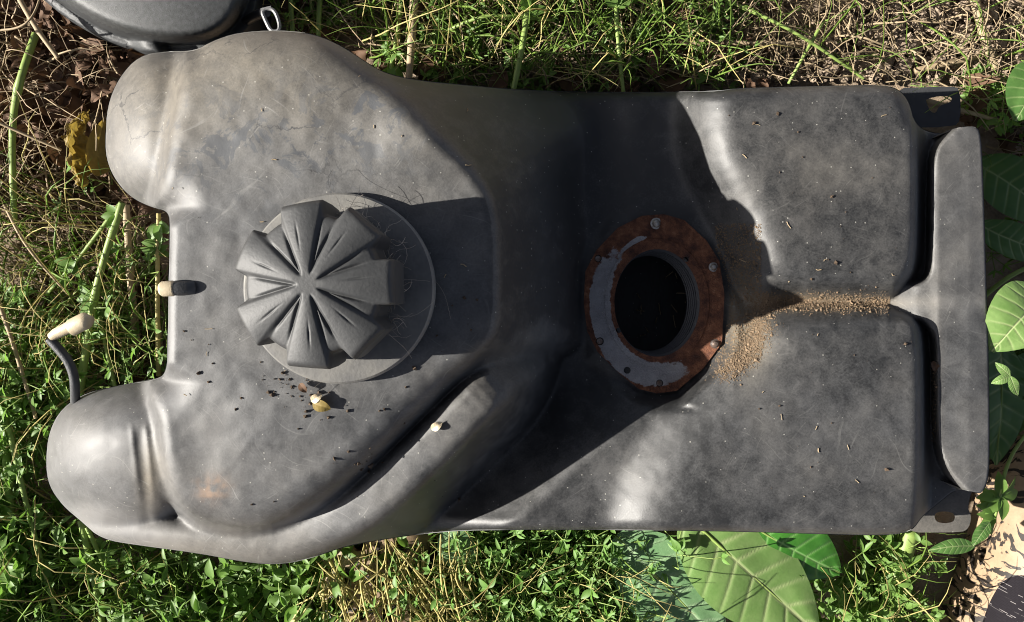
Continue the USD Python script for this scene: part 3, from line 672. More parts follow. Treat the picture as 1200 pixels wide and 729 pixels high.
# crumbs below the cap and in the folds
cr = np.vstack([rng.normal((365, 466), (16, 11), (40, 2)), rng.normal((330, 450), (9, 8), (22, 2)), rng.normal((432, 545), (8, 8), (16, 2)), rng.uniform((210, 250), (560, 600), (70, 2)), rng.uniform((850, 120), (1070, 620), (50, 2)), rng.normal((1096, 432), (3, 5), (12, 2))])
tag(obj('dirt_crumbs', grains(on_tank(cr, .8), rng.gamma(2, .55, len(cr)) * K), 'dark_crumb'), 'scattered dark crumbs of earth lying on the tank', 'dirt', kind='stuff')

def leafmesh(P3, base, fold=.15, width=.3, nl=10, nw=5, curl=0, veins=7):
    """a broad blade along a 3D midrib (n,3); normal roughly up"""
    mid = curve(np.asarray(P3, float), nl * 7)
    n = len(mid); tt = np.linspace(0, 1, n)
    L = np.linalg.norm(np.diff(mid, axis=0), axis=1).sum()
    tg = np.gradient(mid, axis=0); tg /= np.linalg.norm(tg, axis=1)[:, None]
    side = np.cross(tg, np.broadcast_to(base, tg.shape)); side /= np.linalg.norm(side, axis=1)[:, None]
    nn = np.cross(side, tg)
    w = width * L * np.sin(np.pi * np.clip(tt, .02, .985) ** .8) ** .75
    s = np.linspace(-1, 1, nw * 8 + 1)
    V = mid[:, None] + side[:, None] * (s[None, :, None] * w[:, None, None]) + nn[:, None] * ((fold * np.abs(s)[None] - curl * s[None] ** 2) * w[:, None])[..., None]
    # quilting between side veins
    ph = (tt[:, None] * veins - np.abs(s)[None] * .9)
    q = np.abs((ph % 1) - .5) * 2
    V = V + nn[:, None] * ((q ** 4) * -.006 * L * np.sqrt(np.abs(s))[None] * (1 - np.abs(s)[None] * .5))[..., None]
    V += nn[:, None] * (.02 * L * (meshkit.noise(np.c_[np.repeat(tt * 5, len(s)), np.tile(s * 2, n), 0 * np.repeat(tt, len(s))], int(1e3 * abs(mid[0, 0]))) - .5).reshape(n, len(s)))[..., None]
    vein = np.maximum(np.clip((q - .70) / .28, 0, 1) ** 1.5 * .8 * (.35 + .65 * (1 - np.abs(s)[None])), np.clip(1.6 - np.abs(s)[None] * w[:, None] / (L * .008), 0, 1))
    m = len(s); F = []
    i = np.arange(n - 1)[:, None] * m + np.arange(m - 1)[None]; i = i.ravel()
    F = np.vstack([np.stack([i, i + m, i + m + 1], 1), np.stack([i, i + m + 1, i + 1], 1)])
    return V.reshape(-1, 3), F, vein.ravel(), mid

def frag(label, u0, v0, ang, ln, matn):
    z = float(surf([u0], [v0])[0]) + 3
    d = np.array([math.cos(ang), math.sin(ang)]) * ln / 2
    V, F, ve, _ = leafmesh([U(u0 - d[0], v0 - d[1], z), U(u0, v0, z + 4), U(u0 + d[0], v0 + d[1], z + 1)], np.array([0, 0, 1.0]), .3, .3, 6, 2)
    tag(obj('leaf_fragment', (V, F), matn, None, True, {'vein': ve}), label, 'leaf bit')
frag('curled orange brown leaf scrap below the star cap', 377, 476, .3, 22, 'yellow_leaf')
frag('pale whitish leaf scrap just above the orange scrap', 371, 466, -.6, 15, 'stained_nylon')
frag('small brown leaf scrap nearest the star cap', 355, 455, .9, 13, 'dead_leaf')
frag('pale straw coloured scrap on the lower diagonal ridge', 512, 499, -.6, 15, 'stained_nylon')
frag('dark brown crumb of leaf in the right hand groove', 1096, 430, 1.2, 14, 'dead_leaf')

# cobweb and dry wisps hanging round the cap
cob = Heap()
for _ in range(160):
    a = rng.uniform(-.7, 1.35); r0 = rng.uniform(62, 84); p0 = np.array([378 + r0 * math.cos(a) * 1.12, 333 - r0 * math.sin(a) * 1.12])
    pts = [p0]
    dirn = rng.uniform(0, 6.28); ln = rng.gamma(2, 6)
    for s in range(4):
        dirn += rng.normal(0, .7); pts.append(pts[-1] + ln * .5 * np.array([math.cos(dirn), math.sin(dirn)]))
    zz = np.interp(np.arange(5), [0, 4], [rng.uniform(352, 380), rng.uniform(343, 362)])
    cob.add(tube(curve(np.array([U(p[0], p[1], z) for p, z in zip(pts, zz)]), 8), rng.uniform(.10, .24) * K, 3, False))
for pts in ([(478, 300), (500, 318), (520, 340), (526, 362), (528, 374)], [(455, 270), (480, 305), (505, 312)], [(352, 470), (372, 450), (388, 440)], [(380, 245), (400, 255), (432, 240), (445, 262)], [(440, 250), (452, 275), (462, 300), (470, 320)]):
    cob.add(tube(curve(np.array([U(p[0], p[1], float(surf([p[0]], [p[1]])[0]) + 9) for p in pts]), 14), .16 * K, 3, False))
tag(obj('cobweb', cob.mesh(), 'silver_thread'), 'wispy cobweb and dry fibres around the right side of the star cap', 'cobweb', kind='stuff')
twg = Heap()
for _ in range(14):
    c = rng.normal((770, 362), (22, 20)); d = rng.uniform(0, 6.28); l = rng.uniform(5, 15)
    twg.add(tube(np.array([U(c[0], c[1], 24), U(c[0] + l * math.cos(d), c[1] + l * math.sin(d), 30)]), .8 * K, 4))
tag(obj('straw_bits', twg.mesh(), 'dry_straw'), 'broken straw bits at the bottom of the open tank', 'straw', kind='stuff')

# ------------------------------------------------------------------ black housing at the upper left
RIMP = smooth_poly([(20, -120), (34, -20), (52, 2), (98, 36), (150, 58), (195, 64), (240, 62), (285, 44), (300, 18), (306, -20), (306, -120)], 2)
BODP = smooth_poly([(30, -120), (46, -24), (84, 6), (130, 32), (185, 45), (235, 45), (266, 31), (284, 2), (288, -40), (288, -120)], 2)
def hz(P):
    body = 215 - .0010 * ((P[:, 0] - 160) ** 2 + 1.6 * (P[:, 1] + 40) ** 2) - 10 * 2.2 * np.logaddexp(0, -sdist(P, BODP) / 2.2)
    rimz = np.full(len(P), 128.0)
    bump_ = 150 - .9 * 5 * np.logaddexp(0, (np.abs(P[:, 0] - 172 - (P[:, 1] - 45) * .5) - 9) / 2.5)
    z = smax(smax(rimz, body, 3), bump_, 2.5)
    return z
hv, hf, hpp = relief(RIMP, hz, lambda P: np.full(len(P), 7.0), 10, 2.6)
HAT = U(180, -20, 0)
house = thing('plastic_housing', 'grained black plastic housing partly in frame behind the tank at the upper left', 'plastic housing', HAT)
inb = sdist(hpp, BODP) > -3
fm = inb[hf].all(1)
def compact(v, f):
    k, g = np.unique(f, return_inverse=True); return v[k], g.reshape(-1, 3)
obj('housing_body', shifted(compact(hv, hf[fm]), HAT), 'grained_plastic', house, True)
obj('housing_rim', shifted(compact(hv, hf[~fm]), HAT), 'rim_plastic', house, True)
cl = Heap()
cp = [(306, 12), (318, 9), (325, 18), (329, 36), (318, 38), (311, 24)]
loop = np.array([U(x, y, 190) for x, y in cp + cp[:2]])
lk = curve(loop, 30)
obj('clip', shifted(tube(lk, 2.3 * K, 8), HAT), 'pale_clip', house, 40)
arm = curve(np.array([U(288, 25, 122), U(300, 18, 150), U(312, 14, 186)]), 10)
obj('clip_arm', shifted(tube(arm, 6 * K, 10), HAT), 'black_plastic', house, 40)

# ------------------------------------------------------------------ clogs and the foot
import manifold3d as m3
def loft(secs):
    """secs: list of closed rings (n,3) -> closed Manifold"""
    n = len(secs[0]); V = np.vstack(secs + [secs[0].mean(0)[None], secs[-1].mean(0)[None]]); i = np.arange(n); j = (i + 1) % n; F = []
    for k in range(len(secs) - 1):
        a, b = k * n, (k + 1) * n
        F += [np.stack([a + i, a + j, b + j], 1), np.stack([a + i, b + j, b + i], 1)]
    m = len(secs) * n
    F += [np.stack([np.full(n, m), j, i], 1), np.stack([np.full(n, m + 1), (len(secs) - 1) * n + i, (len(secs) - 1) * n + j], 1)]
    t = trimesh.Trimesh(V, np.vstack(F), process=False)
    if t.volume < 0: t.invert()
    return m3.Manifold(m3.Mesh(np.asarray(t.vertices, np.float32), np.asarray(t.faces, np.uint32)))
def clog_mesh(side):
    L = .285; ys = np.linspace(0, 1, 40)
    W = lambda y: .0605 * np.clip(1 - ((y - .62) / .40) ** 4 * (y > .62) * .98, .02, 1) ** .5 * np.interp(y, [0, .04, .1, .25, .4, .6, .8, 1], [.30, .58, .78, .86, .88, 1.0, 1.0, .9])
    Hh = lambda y: np.interp(y, [0, .05, .2, .38, .5, .7, .88, .97, 1], [.05, .062, .064, .082, .088, .068, .052, .036, .018])
    X0 = lambda y: side * .010 * np.sin(np.pi * y) 
    t = np.linspace(0, np.pi, 22)
    def ring(y, kw=1, kh=1, z0=0, dz=0):
        w, h = W(y) * kw, Hh(y) * kh
        x = np.sign(np.cos(t)) * np.abs(np.cos(t)) ** .62 * w + X0(y); z = z0 + (h - z0) * np.abs(np.sin(t)) ** .62
        return np.stack([x, np.full_like(x, y * L), z], 1)
    outer = loft([ring(y) for y in ys])
    inner = loft([ring(y, .82, .90, .022) for y in np.linspace(.05, .955, 34)])
    body = outer - inner
    e = m3.Manifold.cylinder(.2, 1, 1, 64).scale((.037, .080, 1)).translate((0, L * .27, .03))
    body = body - e
    for r, row in enumerate(((-.030, 0, .030), (-.036, -.012, .012, .036), (-.030, 0, .030), (-.02, .02))):
        for x in row:
            y = .55 + r * .10
            body = body - m3.Manifold.cylinder(.1, .0058, .0058, 20).translate((x + X0(y), L * y, .035))
    for s in (-1, 1):
        for y in (.46, .56, .66):
            body = body - m3.Manifold.cylinder(.06, .006, .006, 20).scale((.75, 1.6, 1)).rotate((0, 90, 0)).translate((s * .062 - .03, L * y, .03))
    return body
def place(mesh, at, ang):
    v = np.asarray(mesh[0]); c, s = math.cos(ang), math.sin(ang)
    return np.stack([v[:, 0] * c - v[:, 1] * s, v[:, 0] * s + v[:, 1] * c, v[:, 2]], 1) + at, mesh[1]
def clog(px, ang, side, label):
    at = U(px[0], px[1], 0)
    m = clog_mesh(side).to_mesh(); v, f = np.array(m.vert_properties[:, :3]), np.array(m.tri_verts)
    x = UsdGeom.Xform.Define(stage, numbered('/World/clog')); x.AddTranslateOp().Set(Gf.Vec3d(*map(float, at))); x.AddRotateZOp().Set(math.degrees(ang))
    p = tag(x.GetPrim(), label, 'clog', 'patterned clogs')
    obj('clog_upper', (v, f), 'printed_foam', p, 50)
    return at
A1 = clog((1126, 800), -.36, 1, 'beige foam clog with dark stripes at the lower right corner with a sock in it')
clog((470, 905), .03, -1, 'beige foam clog with dark stripes under straw below the tank\'s left half')
# foot with sock, leg leaning out of the picture
def foot():
    j = [((0, .20, .040), .032), ((0, .13, .052), .036), ((0, .075, .070), .041), ((0, .03, .045), .030)]
    leg = [((.004, .074, .070), .034), ((.02, .045, .15), .033), ((.05, -.01, .26), .040), ((.08, -.06, .36), .047)]
    def S(c, r): return m3.Manifold.sphere(r, 28).translate(c)
    parts = []
    for ch in (j, leg):
        for (c0, r0), (c1, r1) in zip(ch[:-1], ch[1:]): parts.append(m3.Manifold.batch_hull([S(c0, r0), S(c1, r1)]))
    m = m3.Manifold.batch_boolean(parts, m3.OpType.Add).refine_to_length(.008).to_mesh()
    t = trimesh.Trimesh(np.array(m.vert_properties[:, :3]), np.array(m.tri_verts)); trimesh.smoothing.filter_taubin(t, iterations=12)
    return np.array(t.vertices), np.array(t.faces)
per = UsdGeom.Xform.Define(stage, numbered('/World/person')); per.AddTranslateOp().Set(Gf.Vec3d(*map(float, A1))); per.AddRotateZOp().Set(math.degrees(-.36))
tag(per.GetPrim(), 'standing person, only a foot in a black flecked sock shows at the lower right', 'person')
obj('sock', foot(), 'flecked_knit', per.GetPrim(), True)

# ------------------------------------------------------------------ plants
TANKP = Polygon(OUT).buffer(-2); HOUSEP = Polygon(RIMP)
def free(P, m=0):
    q = Polygon(OUT).buffer(m)
    return ~contains_xy(q, P[:, 0], P[:, 1]) & ~contains_xy(Polygon(RIMP).buffer(m), P[:, 0], P[:, 1])
def gz(P):
    P = np.atleast_2d(P); return 72 * (1 - sstep(P[:, 1], 90, 175))
def scatter(n, box, m=-6):
    P = np.stack([rng.uniform(box[0], box[2], n), rng.uniform(box[1], box[3], n)], 1)
    return P[free(P, m)]
LT = leaf_template(.26, .10, .25, 6); LT2 = leaf_template(.2, .08, .2, 6, .9)

HEL = rot(np.zeros(1), np.radians(np.array([32.])), np.zeros(1))[0].T if False else np.array([[math.cos(.55), 0, -math.sin(.55)], [0, 1, 0], [math.sin(.55), 0, math.cos(.55)]])   # leaves turn towards the sun
LT3 = leaf_template(.13, .06, .2, 6, .9)
def clover_patch(label, boxes, hmax=130, size=(.008, .015), tmpl=LT, mt='clover_leaf'):
    """leafy legume: leaning stems carrying leaflets in threes"""
    leaf, stem = Heap(), Heap()
    for box, n in boxes:
        P = scatter(n, box)
        keep = meshkit.fbm(np.c_[P * .012, 0 * P[:, 0]], 2, 31) > rng.uniform(.25, .62, len(P))      # grows in tufts
        for p in P[keep]:
            h = rng.uniform(.3, 1) ** 1.2 * hmax; kind_ = int(rng.integers(0, 4))
            base = U(p[0], p[1], gz(p)[0]); az = rng.uniform(0, 6.28); lean = rng.uniform(.1, .9)
            dirv = np.array([math.cos(az), math.sin(az), 0]) * lean
            hh = h * K
            path = np.array([base + dirv * hh * t ** 1.5 + np.array([0, 0, hh * t]) for t in np.linspace(0, 1, 5)])
            stem.add(tube(path, np.linspace(.0010, .0006, 5), 3, False))
            for t in np.linspace(.25, 1, int(rng.integers(3, 7))):
                c = base + dirv * hh * t ** 1.5 + np.array([0, 0, hh * t])
                a0 = rng.uniform(0, 6.28); pl = rng.uniform(.006, .018)
                q = c + np.array([math.cos(a0) * pl, math.sin(a0) * pl, rng.uniform(0, .007)])
                stem.add(tube(np.array([c, q]), .0005, 3, False))
                sz = rng.uniform(*size) * rng.uniform(.7, 1.2)
                M = rot(a0 + np.array([-1.0, 0, 1.0]) + rng.normal(0, .2, 3), rng.normal(.1, .4, 3), rng.normal(0, .5, 3)) * (sz * rng.uniform(.75, 1.15, 3))[:, None, None]
                tm = (tmpl, tmpl, LT3, LT)[kind_]
                leaf.many(tm[0], tm[1], HEL @ M, np.repeat(q[None], 3, 0))
    p = thing('clover', label, 'clover', kind='stuff')
    obj('clover_leaves', leaf.mesh(), mt, p, True); obj('clover_stems', stem.mesh(), 'green_stem', p, True)
clover_patch('dense clover tangle left of the tank', [((-60, 215, 215, 500), 430), ((-60, 440, 120, 600), 260)], tmpl=LT2)
clover_patch('shaded clover tangle at the lower left corner below the tank', [((-60, 590, 420, 790), 600)], size=(.011, .02))
clover_patch('bright clover tangle below the middle of the tank', [((480, 600, 738, 790), 800)], 140, (.007, .013), LT3, 'clover_leaf_light')
clover_patch('clover among the broad leaves below the right half of the tank', [((995, 600, 1062, 790), 120), ((880, 676, 1000, 720), 40)], 90)
clover_patch('thin low clover behind the tank along the top', [((330, -60, 860, 115), 330)], 60, (.006, .011), LT2)
clover_patch('sparse clover to the right of the tank', [((1130, 80, 1260, 520), 120)], 60)

def blades(name, label, matn, boxes, length, height, width, flat=.4, cat='grass'):
    h = Heap()
    for box, n in boxes:
        P = scatter(n, box)
        for p in P:
            L = rng.uniform(*length); az = rng.uniform(0, 6.28); z0 = rng.uniform(0, height[0]); z1 = rng.uniform(0, height[1])
            b = U(p[0], p[1], z0 + gz(p)[0]); d = np.array([math.cos(az), math.sin(az), 0]); s = np.array([-d[1], d[0], 0]) * rng.normal(0, .22)
            t = np.linspace(0, 1, 6)[:, None]
            path = b + d * L * t + s * L * t ** 2 + np.array([0, 0, 1.0]) * (z1 * K) * np.sin(t * rng.uniform(1.2, 2.8))
            path[1:-1] += rng.normal(0, .012, (4, 3)) * L
            q = px_of(path)
            if not free(q, -3).all(): continue
            w = rng.uniform(*width) * rng.uniform(.6, 1.3)
            h.add(tube(path, w * np.array([1, 1, .95, .85, .7, .3]), 3, False))
    return tag(obj(name, h.mesh(), matn, smooth=True), label, cat, kind='stuff')
blades('grass', 'fine green grass blades around the tank', 'grass_blade', [((-60, 220, 215, 790), 1000), ((330, -60, 850, 120), 620), ((850, -60, 1250, 120), 90), ((480, 600, 745, 790), 500), ((990, 600, 1068, 790), 110), ((1140, 60, 1260, 560), 100), ((60, 600, 500, 790), 240)], (.025, .085), (30, 120), (.0004, .0010))
blades('straw', 'dry straw and twigs littering the soil around the tank', 'dry_straw', [((-60, -60, 220, 260), 900), ((-60, 230, 215, 500), 800), ((-60, 480, 120, 760), 300), ((330, -60, 840, 115), 900), ((840, -60, 1040, 100), 420), ((1040, -60, 1250, 100), 170), ((1130, 60, 1260, 200), 90), ((480, 600, 760, 790), 160)], (.012, .075), (34, 44), (.0003, .0009), cat='straw')

blades('straw', 'pale yellowish grass stems among the clover left of and below the tank', 'yellow_straw', [((-60, 225, 215, 620), 420), ((480, 600, 745, 790), 260), ((985, 600, 1065, 790), 50), ((60, 610, 380, 790), 90), ((330, -60, 850, 112), 220)], (.03, .11), (60, 130), (.0003, .0008), cat='straw')
# yellow straw sheaf lying over the clog below the tank
hS = Heap()
for _ in range(250):
    u0 = rng.uniform(372, 556); v0 = rng.uniform(606, 690); L = rng.uniform(35, 150); a = math.radians(rng.normal(80, 13))
    z0 = rng.uniform(66, 130); bend = rng.normal(0, 26); k1 = rng.uniform(2, 4)
    pts = np.array([(u0 + L * t * math.cos(a) + bend * t * t + 5 * math.sin(t * k1 + u0), v0 + L * t * math.sin(a), z0 - 30 * t ** 2 + 14 * math.sin(t * 3)) for t in np.linspace(0, 1, 7)])
    if not free(pts[:, :2], -4).all(): continue
    hS.add(tube(U(pts[:, 0], pts[:, 1], pts[:, 2]), rng.uniform(.0003, .0010) * np.array([.7, 1, 1, 1, 1, .9, .5]), 4, False))
    if rng.random() < .5:
        q = pts[int(rng.integers(2, 6))]; h2 = rng.normal(0, 1)
        M = rot(np.array([-math.pi / 2 + h2]), rng.normal(.1, .4, 1), rng.normal(0, .8, 1)) * rng.uniform(.008, .016)
        hS.many(LT2[0] * [1, .5, 1], LT2[1], M, U(*q)[None])
tag(obj('straw', hS.mesh(), 'yellow_straw', smooth=True), 'yellow dry grass sheaf combed over the clog below the tank', 'straw', kind='stuff')

# leaf litter: crumpled brown leaves
lit = Heap()
for box, n in (((-60, -40, 160, 260), 420), ((140, 40, 230, 70), 16), ((330, -60, 900, 110), 150), ((-60, 240, 210, 480), 110), ((1120, 90, 1260, 200), 30)):
    P = scatter(n, box, -4)
    for p in P:
        a = rng.uniform(0, 6.28); L = rng.uniform(.010, .034); z = rng.uniform(2, 40) + gz(p)[0]
        c = U(p[0], p[1], z); d = np.array([math.cos(a), math.sin(a), rng.normal(0, .3)]) * L
        t = np.linspace(-1, 1, 7); w = np.linspace(-1, 1, 5); half = L * rng.uniform(.2, .4) * (1 - np.abs(t) ** 2.2 * .95) * rng.uniform(.75, 1.15, 7)
        sd = np.cross(d / L, [0, 0, 1.0]); cu = rng.normal(0, .8)
        V = c + t[:, None, None] * d / 2 + sd * (half[:, None] * w[None])[..., None]
        V[..., 2] += (cu * (w ** 2)[None] * half[:, None]) + rng.normal(0, .12, (7, 5)) * L * .5 + .25 * L * rng.normal() * (t ** 2)[:, None]
        ii = (np.arange(6)[:, None] * 5 + np.arange(4)).ravel()
        lit.add((V.reshape(-1, 3), np.vstack([np.stack([ii, ii + 5, ii + 6], 1), np.stack([ii, ii + 6, ii + 1], 1)])))
tag(obj('leaf_litter', lit.mesh(), 'dead_leaf', smooth=True), 'crumpled brown leaf litter at the left and behind the tank', 'leaf litter', kind='stuff')

# pebbles and clods
pe = scatter(3200, (840, -60, 1260, 95), 0)
pe2 = scatter(500, (330, -60, 840, 100), 0); pe3 = scatter(300, (-60, -40, 160, 260), 0)
pe = np.vstack([pe, pe2, pe3])
ico = trimesh.creation.icosphere(subdivisions=1)
hp2 = Heap(); npb = len(pe)
Tn = np.array(ico.vertices) * (1 + .25 * rng.normal(0, 1, (len(ico.vertices), 1)))
sz = rng.gamma(1.6, .0011, npb) + .0006
hp2.many(Tn, np.array(ico.faces), rot(rng.uniform(0, 6.28, npb), rng.uniform(0, 6.28, npb), rng.uniform(0, 6.28, npb)) * (sz[:, None, None] * rng.uniform(.6, 1.2, (npb, 1, 3))), U(pe[:, 0], pe[:, 1], rng.uniform(-10, 4, npb) + gz(pe)))
tag(obj('gravel', hp2.mesh(), 'pebble', smooth=False), 'loose pebbles and clods of soil behind the tank', 'gravel', kind='stuff')

# single stalks, canes and straws
def stalk(name, label, pts, w, matn, cat, group, leaves=0, nodes=0):
    """pts: (u, v, z) along the stalk, w: its width in plan units"""
    p3 = np.array([U(q[0], q[1], q[2] + .75 * gz(q[:2])[0]) for q in pts]); path = curve(p3, 18)
    s = K * (ZC - np.mean([q[2] for q in pts])) / FP
    r = w / 2 * s * np.linspace(1.05, .85, 18)
    if nodes:
        t = np.linspace(0, 1, 18)
        for k in range(nodes): r = r * (1 + .28 * np.exp(-((t - (k + .6) / nodes) / .03) ** 2))
    at = path[0]
    th_ = thing(name, label, cat, at, group)
    obj('stem', shifted(tube(path, r, 8), at), matn, th_, True)
    for k in range(leaves):
        t = int(rng.integers(3, 17)); c = path[t]; h = Heap(); a = rng.uniform(0, 6.28)
        M = rot(a + np.array([-.8, 0, .8]), rng.normal(.1, .25, 3), rng.normal(0, .3, 3)) * rng.uniform(.012, .022)
        h.many(LT[0], LT[1], M, np.repeat((c + np.array([0, 0, .001]))[None], 3, 0))
        obj('leaflet', shifted(h.mesh(), at), 'clover_leaf', th_, True)
    return th_
GS, DS = 'green stalks around the tank', 'dry stalks around the tank'
for nm, lb, pts, w, mt, ct, gp, lv, nd in (
    ('green_stalk', 'thick pale green stalk running up beside the left edge of the tank', [(92, 470, 60), (104, 385, 90), (116, 320, 110), (143, 238, 130)], 9, 'green_stem', 'stalk', GS, 3, 3),
    ('green_stalk', 'thin green stalk branching towards the hose tip left of the tank', [(140, 240, 110), (95, 300, 100), (55, 345, 70)], 5, 'green_stem', 'stalk', GS, 3, 0),
    ('green_stalk', 'slender green stalk left of the tank beside the thickest one', [(135, 455, 60), (118, 380, 80), (110, 330, 90)], 5, 'green_stem', 'stalk', GS, 2, 0),
    ('green_stalk', 'upright pale stalk close to the vent plug', [(186, 440, 50), (184, 340, 80), (186, 250, 90)], 6, 'yellow_straw', 'stalk', GS, 4, 2),
    ('dry_stalk', 'brownish upright stalk between the tank edge and the thick green stalk', [(160, 400, 40), (152, 320, 70), (148, 240, 80)], 9, 'dry_straw', 'stalk', DS, 0, 3),
    ('green_stalk', 'bright green stalk coming out below the lower left lobe', [(95, 610, 90), (108, 665, 80), (123, 745, 60)], 8, 'green_stem', 'stalk', GS, 2, 2),
    ('green_stalk', 'thin green stalk slanting down right of the bright one below the lower left lobe', [(102, 618, 90), (130, 680, 80), (162, 745, 60)], 5, 'green_stem', 'stalk', GS, 3, 0),
    ('green_stalk', 'thick green stalk at the left edge beside the lower left lobe', [(5, 470, 70), (8, 550, 80), (16, 640, 60)], 10, 'green_stem', 'stalk', GS, 1, 3),
    ('green_stalk', 'long green stalk slanting down from the left edge to the bottom', [(10, 500, 100), (30, 590, 90), (72, 740, 60)], 6, 'green_stem', 'stalk', GS, 4, 0),
    ('green_stalk', 'dark green bent stalk at the upper left', [(42, 40, 60), (22, 95, 80), (13, 150, 80), (17, 260, 50)], 8, 'green_stem', 'stalk', GS, 0, 2),
    ('dry_stalk', 'pale broken cane lying in the upper left corner', [(18, -10, 100), (40, 30, 100), (68, 68, 90)], 6, 'dry_straw', 'stalk', DS, 0, 1),
    ('dry_stalk', 'long pale straw crossing from the left edge to the yellow leaf', [(-10, 140, 110), (30, 158, 110), (72, 176, 100)], 3.5, 'dry_straw', 'stalk', DS, 0, 0),
    ('dry_stalk', 'curved thin straw arching across the upper left corner', [(-5, 36, 110), (25, 33, 120), (40, 18, 120), (48, -6, 100)], 2.5, 'dry_straw', 'stalk', DS, 0, 0),
    ('dry_stalk', 'pinkish straw slanting down the left edge beside the clover', [(-5, 345, 120), (15, 400, 120), (42, 490, 90)], 5, 'dry_straw', 'stalk', DS, 0, 1),
    ('dry_stalk', 'grey straw slanting through the clover at the upper left of the hose tip', [(5, 240, 110), (30, 290, 110), (80, 345, 90)], 3.5, 'dry_straw', 'stalk', DS, 0, 0),
    ('dry_stalk', 'straight beige cane behind the dip in the tank\'s top edge', [(486, -15, 80), (483, 40, 90), (479, 96, 90)], 9, 'dry_straw', 'stalk', DS, 0, 1),
    ('green_stalk', 'thin green stalk just left of the beige cane behind the tank', [(472, -10, 60), (466, 40, 70), (457, 85, 70)], 5, 'green_stem', 'stalk', GS, 1, 1),
    ('green_stalk', 'bright green stalk standing behind the middle of the tank', [(622, -10, 90), (613, 50, 100), (601, 110, 100)], 7, 'green_stem', 'stalk', GS, 1, 2),
    ('green_stalk', 'bent green grass stem lying across behind the tank', [(520, 38, 70), (555, 22, 95), (580, 17, 100), (650, 24, 70)], 4, 'green_stem', 'stalk', GS, 0, 0),
    ('green_stalk', 'thin yellowish stalk behind the tank right of the bright green one', [(721, -10, 80), (724, 50, 90), (731, 112, 80)], 5, 'green_stem', 'stalk', GS, 1, 0),
    ('green_stalk', 'left one of two shaded stalks beside the housing clip', [(340, -10, 70), (343, 40, 70)], 6, 'green_stem', 'stalk', GS, 0, 0),
    ('green_stalk', 'right one of two shaded stalks beside the housing clip', [(375, -10, 70), (373, 44, 70)], 6, 'green_stem', 'stalk', GS, 0, 0),
    ('dry_stalk', 'horizontal straw lying behind the tank left of the right block', [(798, 49, 50), (880, 51, 55), (962, 51, 50)], 6, 'dry_straw', 'stalk', DS, 0, 1),
    ('green_stalk', 'long green blade slanting down towards the right block', [(850, 0, 60), (930, 35, 80), (1012, 92, 60)], 4, 'green_stem', 'stalk', GS, 0, 0),
    ('green_stalk', 'short green blade crossing the long slanting blade', [(965, 25, 60), (945, 60, 70), (924, 98, 50)], 4, 'green_stem', 'stalk', GS, 0, 0),
    ('dry_stalk', 'thick tan cane standing out on the bare soil at the upper right', [(1140, -10, 40), (1152, 40, 45), (1166, 80, 40)], 10, 'dry_straw', 'stalk', DS, 0, 1),
    ('dry_stalk', 'tan cane lying across the soil towards the upper right cane', [(1072, 83, 30), (1120, 72, 35), (1162, 62, 30)], 7, 'dry_straw', 'stalk', DS, 0, 1),
    ('dry_stalk', 'grey stick in shade running from the upper right tab', [(1085, 117, 60), (1130, 130, 55), (1185, 146, 50)], 5, 'dry_straw', 'stalk', DS, 0, 0),
    ('green_stalk', 'very thick bright green stem below the lower right tab', [(1068, 620, 60), (1055, 665, 60), (1028, 745, 40)], 20, 'green_stem', 'stalk', GS, 0, 0),
    ('green_stalk', 'thin green vine climbing over the lower right clog', [(1160, 625, 150), (1170, 590, 160), (1180, 540, 165), (1205, 505, 150)], 4.5, 'green_stem', 'stalk', GS, 4, 0),
    ('green_stalk', 'green leaf stem reaching in from the right edge beside the end plate', [(1150, 350, 60), (1180, 325, 80), (1215, 308, 80)], 6, 'green_stem', 'stalk', GS, 0, 0),
    ('dry_stalk', 'thin tall straw leaning in the yellow grass beside the lower clog', [(385, 655, 110), (405, 690, 100), (430, 740, 80)], 3.5, 'yellow_straw', 'stalk', DS, 0, 0),
):
    stalk(nm, lb, pts, w, mt, ct, gp, lv, nd)

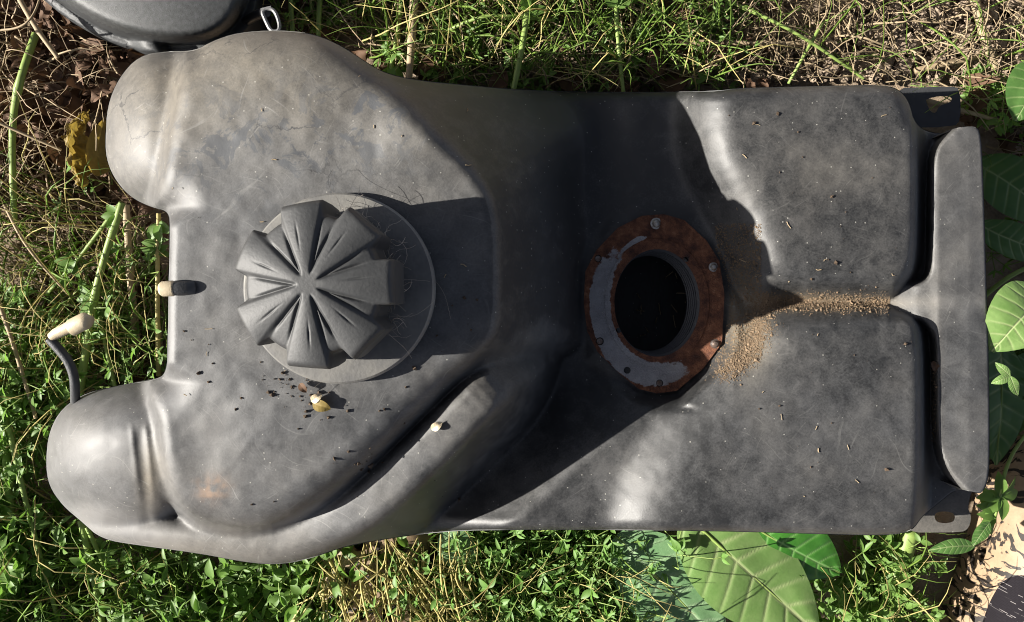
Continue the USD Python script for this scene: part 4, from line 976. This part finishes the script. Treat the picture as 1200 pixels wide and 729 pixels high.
# broad leaves, one by one
def leafthing(name, label, pts, width, matn, up=(0, 0, 1), fold=.12, curl=.1, veins=8, group='broad leaves around the tank', stemto=None, cat='leaf'):
    p3 = np.array([U(*q) for q in pts])
    V, F, ve, mid = leafmesh(p3, np.asarray(up, float), fold, width, 14, 5, curl, veins)
    at = mid[0]
    x = thing(name, label, cat, at, group)
    obj('blade', shifted((V, F), at), matn, x, True, {'vein': ve})
    L = np.linalg.norm(np.diff(mid, axis=0), axis=1).sum()
    off = np.array([0, 0, .0008])
    obj('midrib', shifted(tube(mid[:-1] - off, np.linspace(.011, .003, len(mid) - 1) * L, 6), at), 'green_stem', x, True)
    return x
for lb, pts, w, mt, up, fold in (
    ('large pale green leaf with clear veins below the tank\'s right half', [(800, 600, 95), (860, 655, 110), (960, 745, 95)], .27, 'broad_leaf_pale', (.1, .05, 1), .10),
    ('glossy bright green leaf hanging from under the tank beside the large pale leaf', [(868, 608, 100), (920, 640, 105), (985, 672, 80)], .30, 'broad_leaf_gloss', (-.1, -.2, 1), .10),
    ('dull bluish leaf cut by the bottom edge left of the large pale leaf', [(722, 628, 86), (775, 680, 100), (850, 760, 86)], .27, 'broad_leaf_blue', (-.2, .1, 1), .12),
    ('shaded bluish leaf lying lowest beside the dull bluish leaf', [(700, 690, 40), (745, 705, 45), (790, 750, 40)], .30, 'broad_leaf_blue', (.1, .1, 1), .12),
    ('small bluish leaf next to the straw covered clog', [(522, 618, 100), (535, 642, 105), (548, 672, 85)], .33, 'broad_leaf_blue', (.1, -.1, 1), .10),
    ('lit pale leaf at the right edge beside the end plate', [(1225, 345, 205), (1195, 375, 222), (1162, 412, 205)], .42, 'broad_leaf_pale', (0, 0, 1), .05),
    ('lit rounded leaf at the upper right edge', [(1230, 75, 150), (1210, 105, 155), (1190, 142, 140)], .42, 'broad_leaf', (0, 0, 1), .05),
    ('large dark leaf in shade right of the plate\'s upper end', [(1140, 190, 40), (1185, 215, 55), (1240, 260, 40)], .28, 'broad_leaf', (0, .1, 1), .14),
    ('dark narrow leaf in shade below the upper dark leaf', [(1145, 262, 45), (1180, 280, 60), (1240, 300, 50)], .22, 'broad_leaf', (0, .2, 1), .14),
    ('dark leaf standing beside the lower end of the end plate', [(1172, 400, 60), (1176, 460, 75), (1168, 545, 60)], .24, 'broad_leaf', (.2, 0, 1), .14),
    ('dark leaf under the lit pale leaf at the right edge', [(1230, 420, 50), (1195, 445, 55), (1160, 470, 40)], .30, 'broad_leaf', (.1, 0, 1), .12),
):
    leafthing('broad_leaf', lb, pts, w, mt, up, fold)
leafthing('oval_leaf', 'long oval leaflet under the slotted tab over the clog', [(1142, 640, 160), (1115, 640, 165), (1088, 645, 160)], .17, 'broad_leaf', group='small oval leaves over the clog')
leafthing('oval_leaf', 'oval leaflet on the vine left of the sock', [(1160, 612, 165), (1150, 625, 168), (1140, 640, 160)], .24, 'broad_leaf', group='small oval leaves over the clog')
for k, (lb, a) in enumerate((('upper leaflet of the small lit sprig at the right edge', -2.4), ('left leaflet of the small lit sprig at the right edge', -3.5), ('lower leaflet of the small lit sprig at the right edge', 1.2))):
    c = (1184, 441, 215); e = (c[0] + 24 * math.cos(a), c[1] + 24 * math.sin(a), 211)
    leafthing('sprig_leaflet', lb, [c, ((c[0] + e[0]) / 2, (c[1] + e[1]) / 2, 217), e], .24, 'broad_leaf_pale', group='leaflets of the lit sprig')
# curled yellow leaf at the upper left
V, F, ve, mid = leafmesh([U(96, 222, 60), U(84, 190, 85), U(82, 158, 100), U(106, 128, 92)], np.array([.8, .1, .6]), .55, .12, 14, 4, -.7, 6)
V = V + np.stack([meshkit.fbm(V * 110, 3, q) - .5 for q in (9, 10, 11)], 1) * np.array([.014, .014, .024])
yl = obj('curled_leaf', (V, F), 'yellow_leaf', None, True, {'vein': ve})
tag(yl, 'curled yellow withered leaf left of the tank\'s upper lobe', 'leaf')
leafthing('curled_leaf', 'narrow yellow withered leaf touching the tank\'s upper lobe', [(118, 205, 60), (112, 180, 85), (122, 140, 80)], .2, 'yellow_leaf', (.6, 0, .8), .4, -.4, group=None)
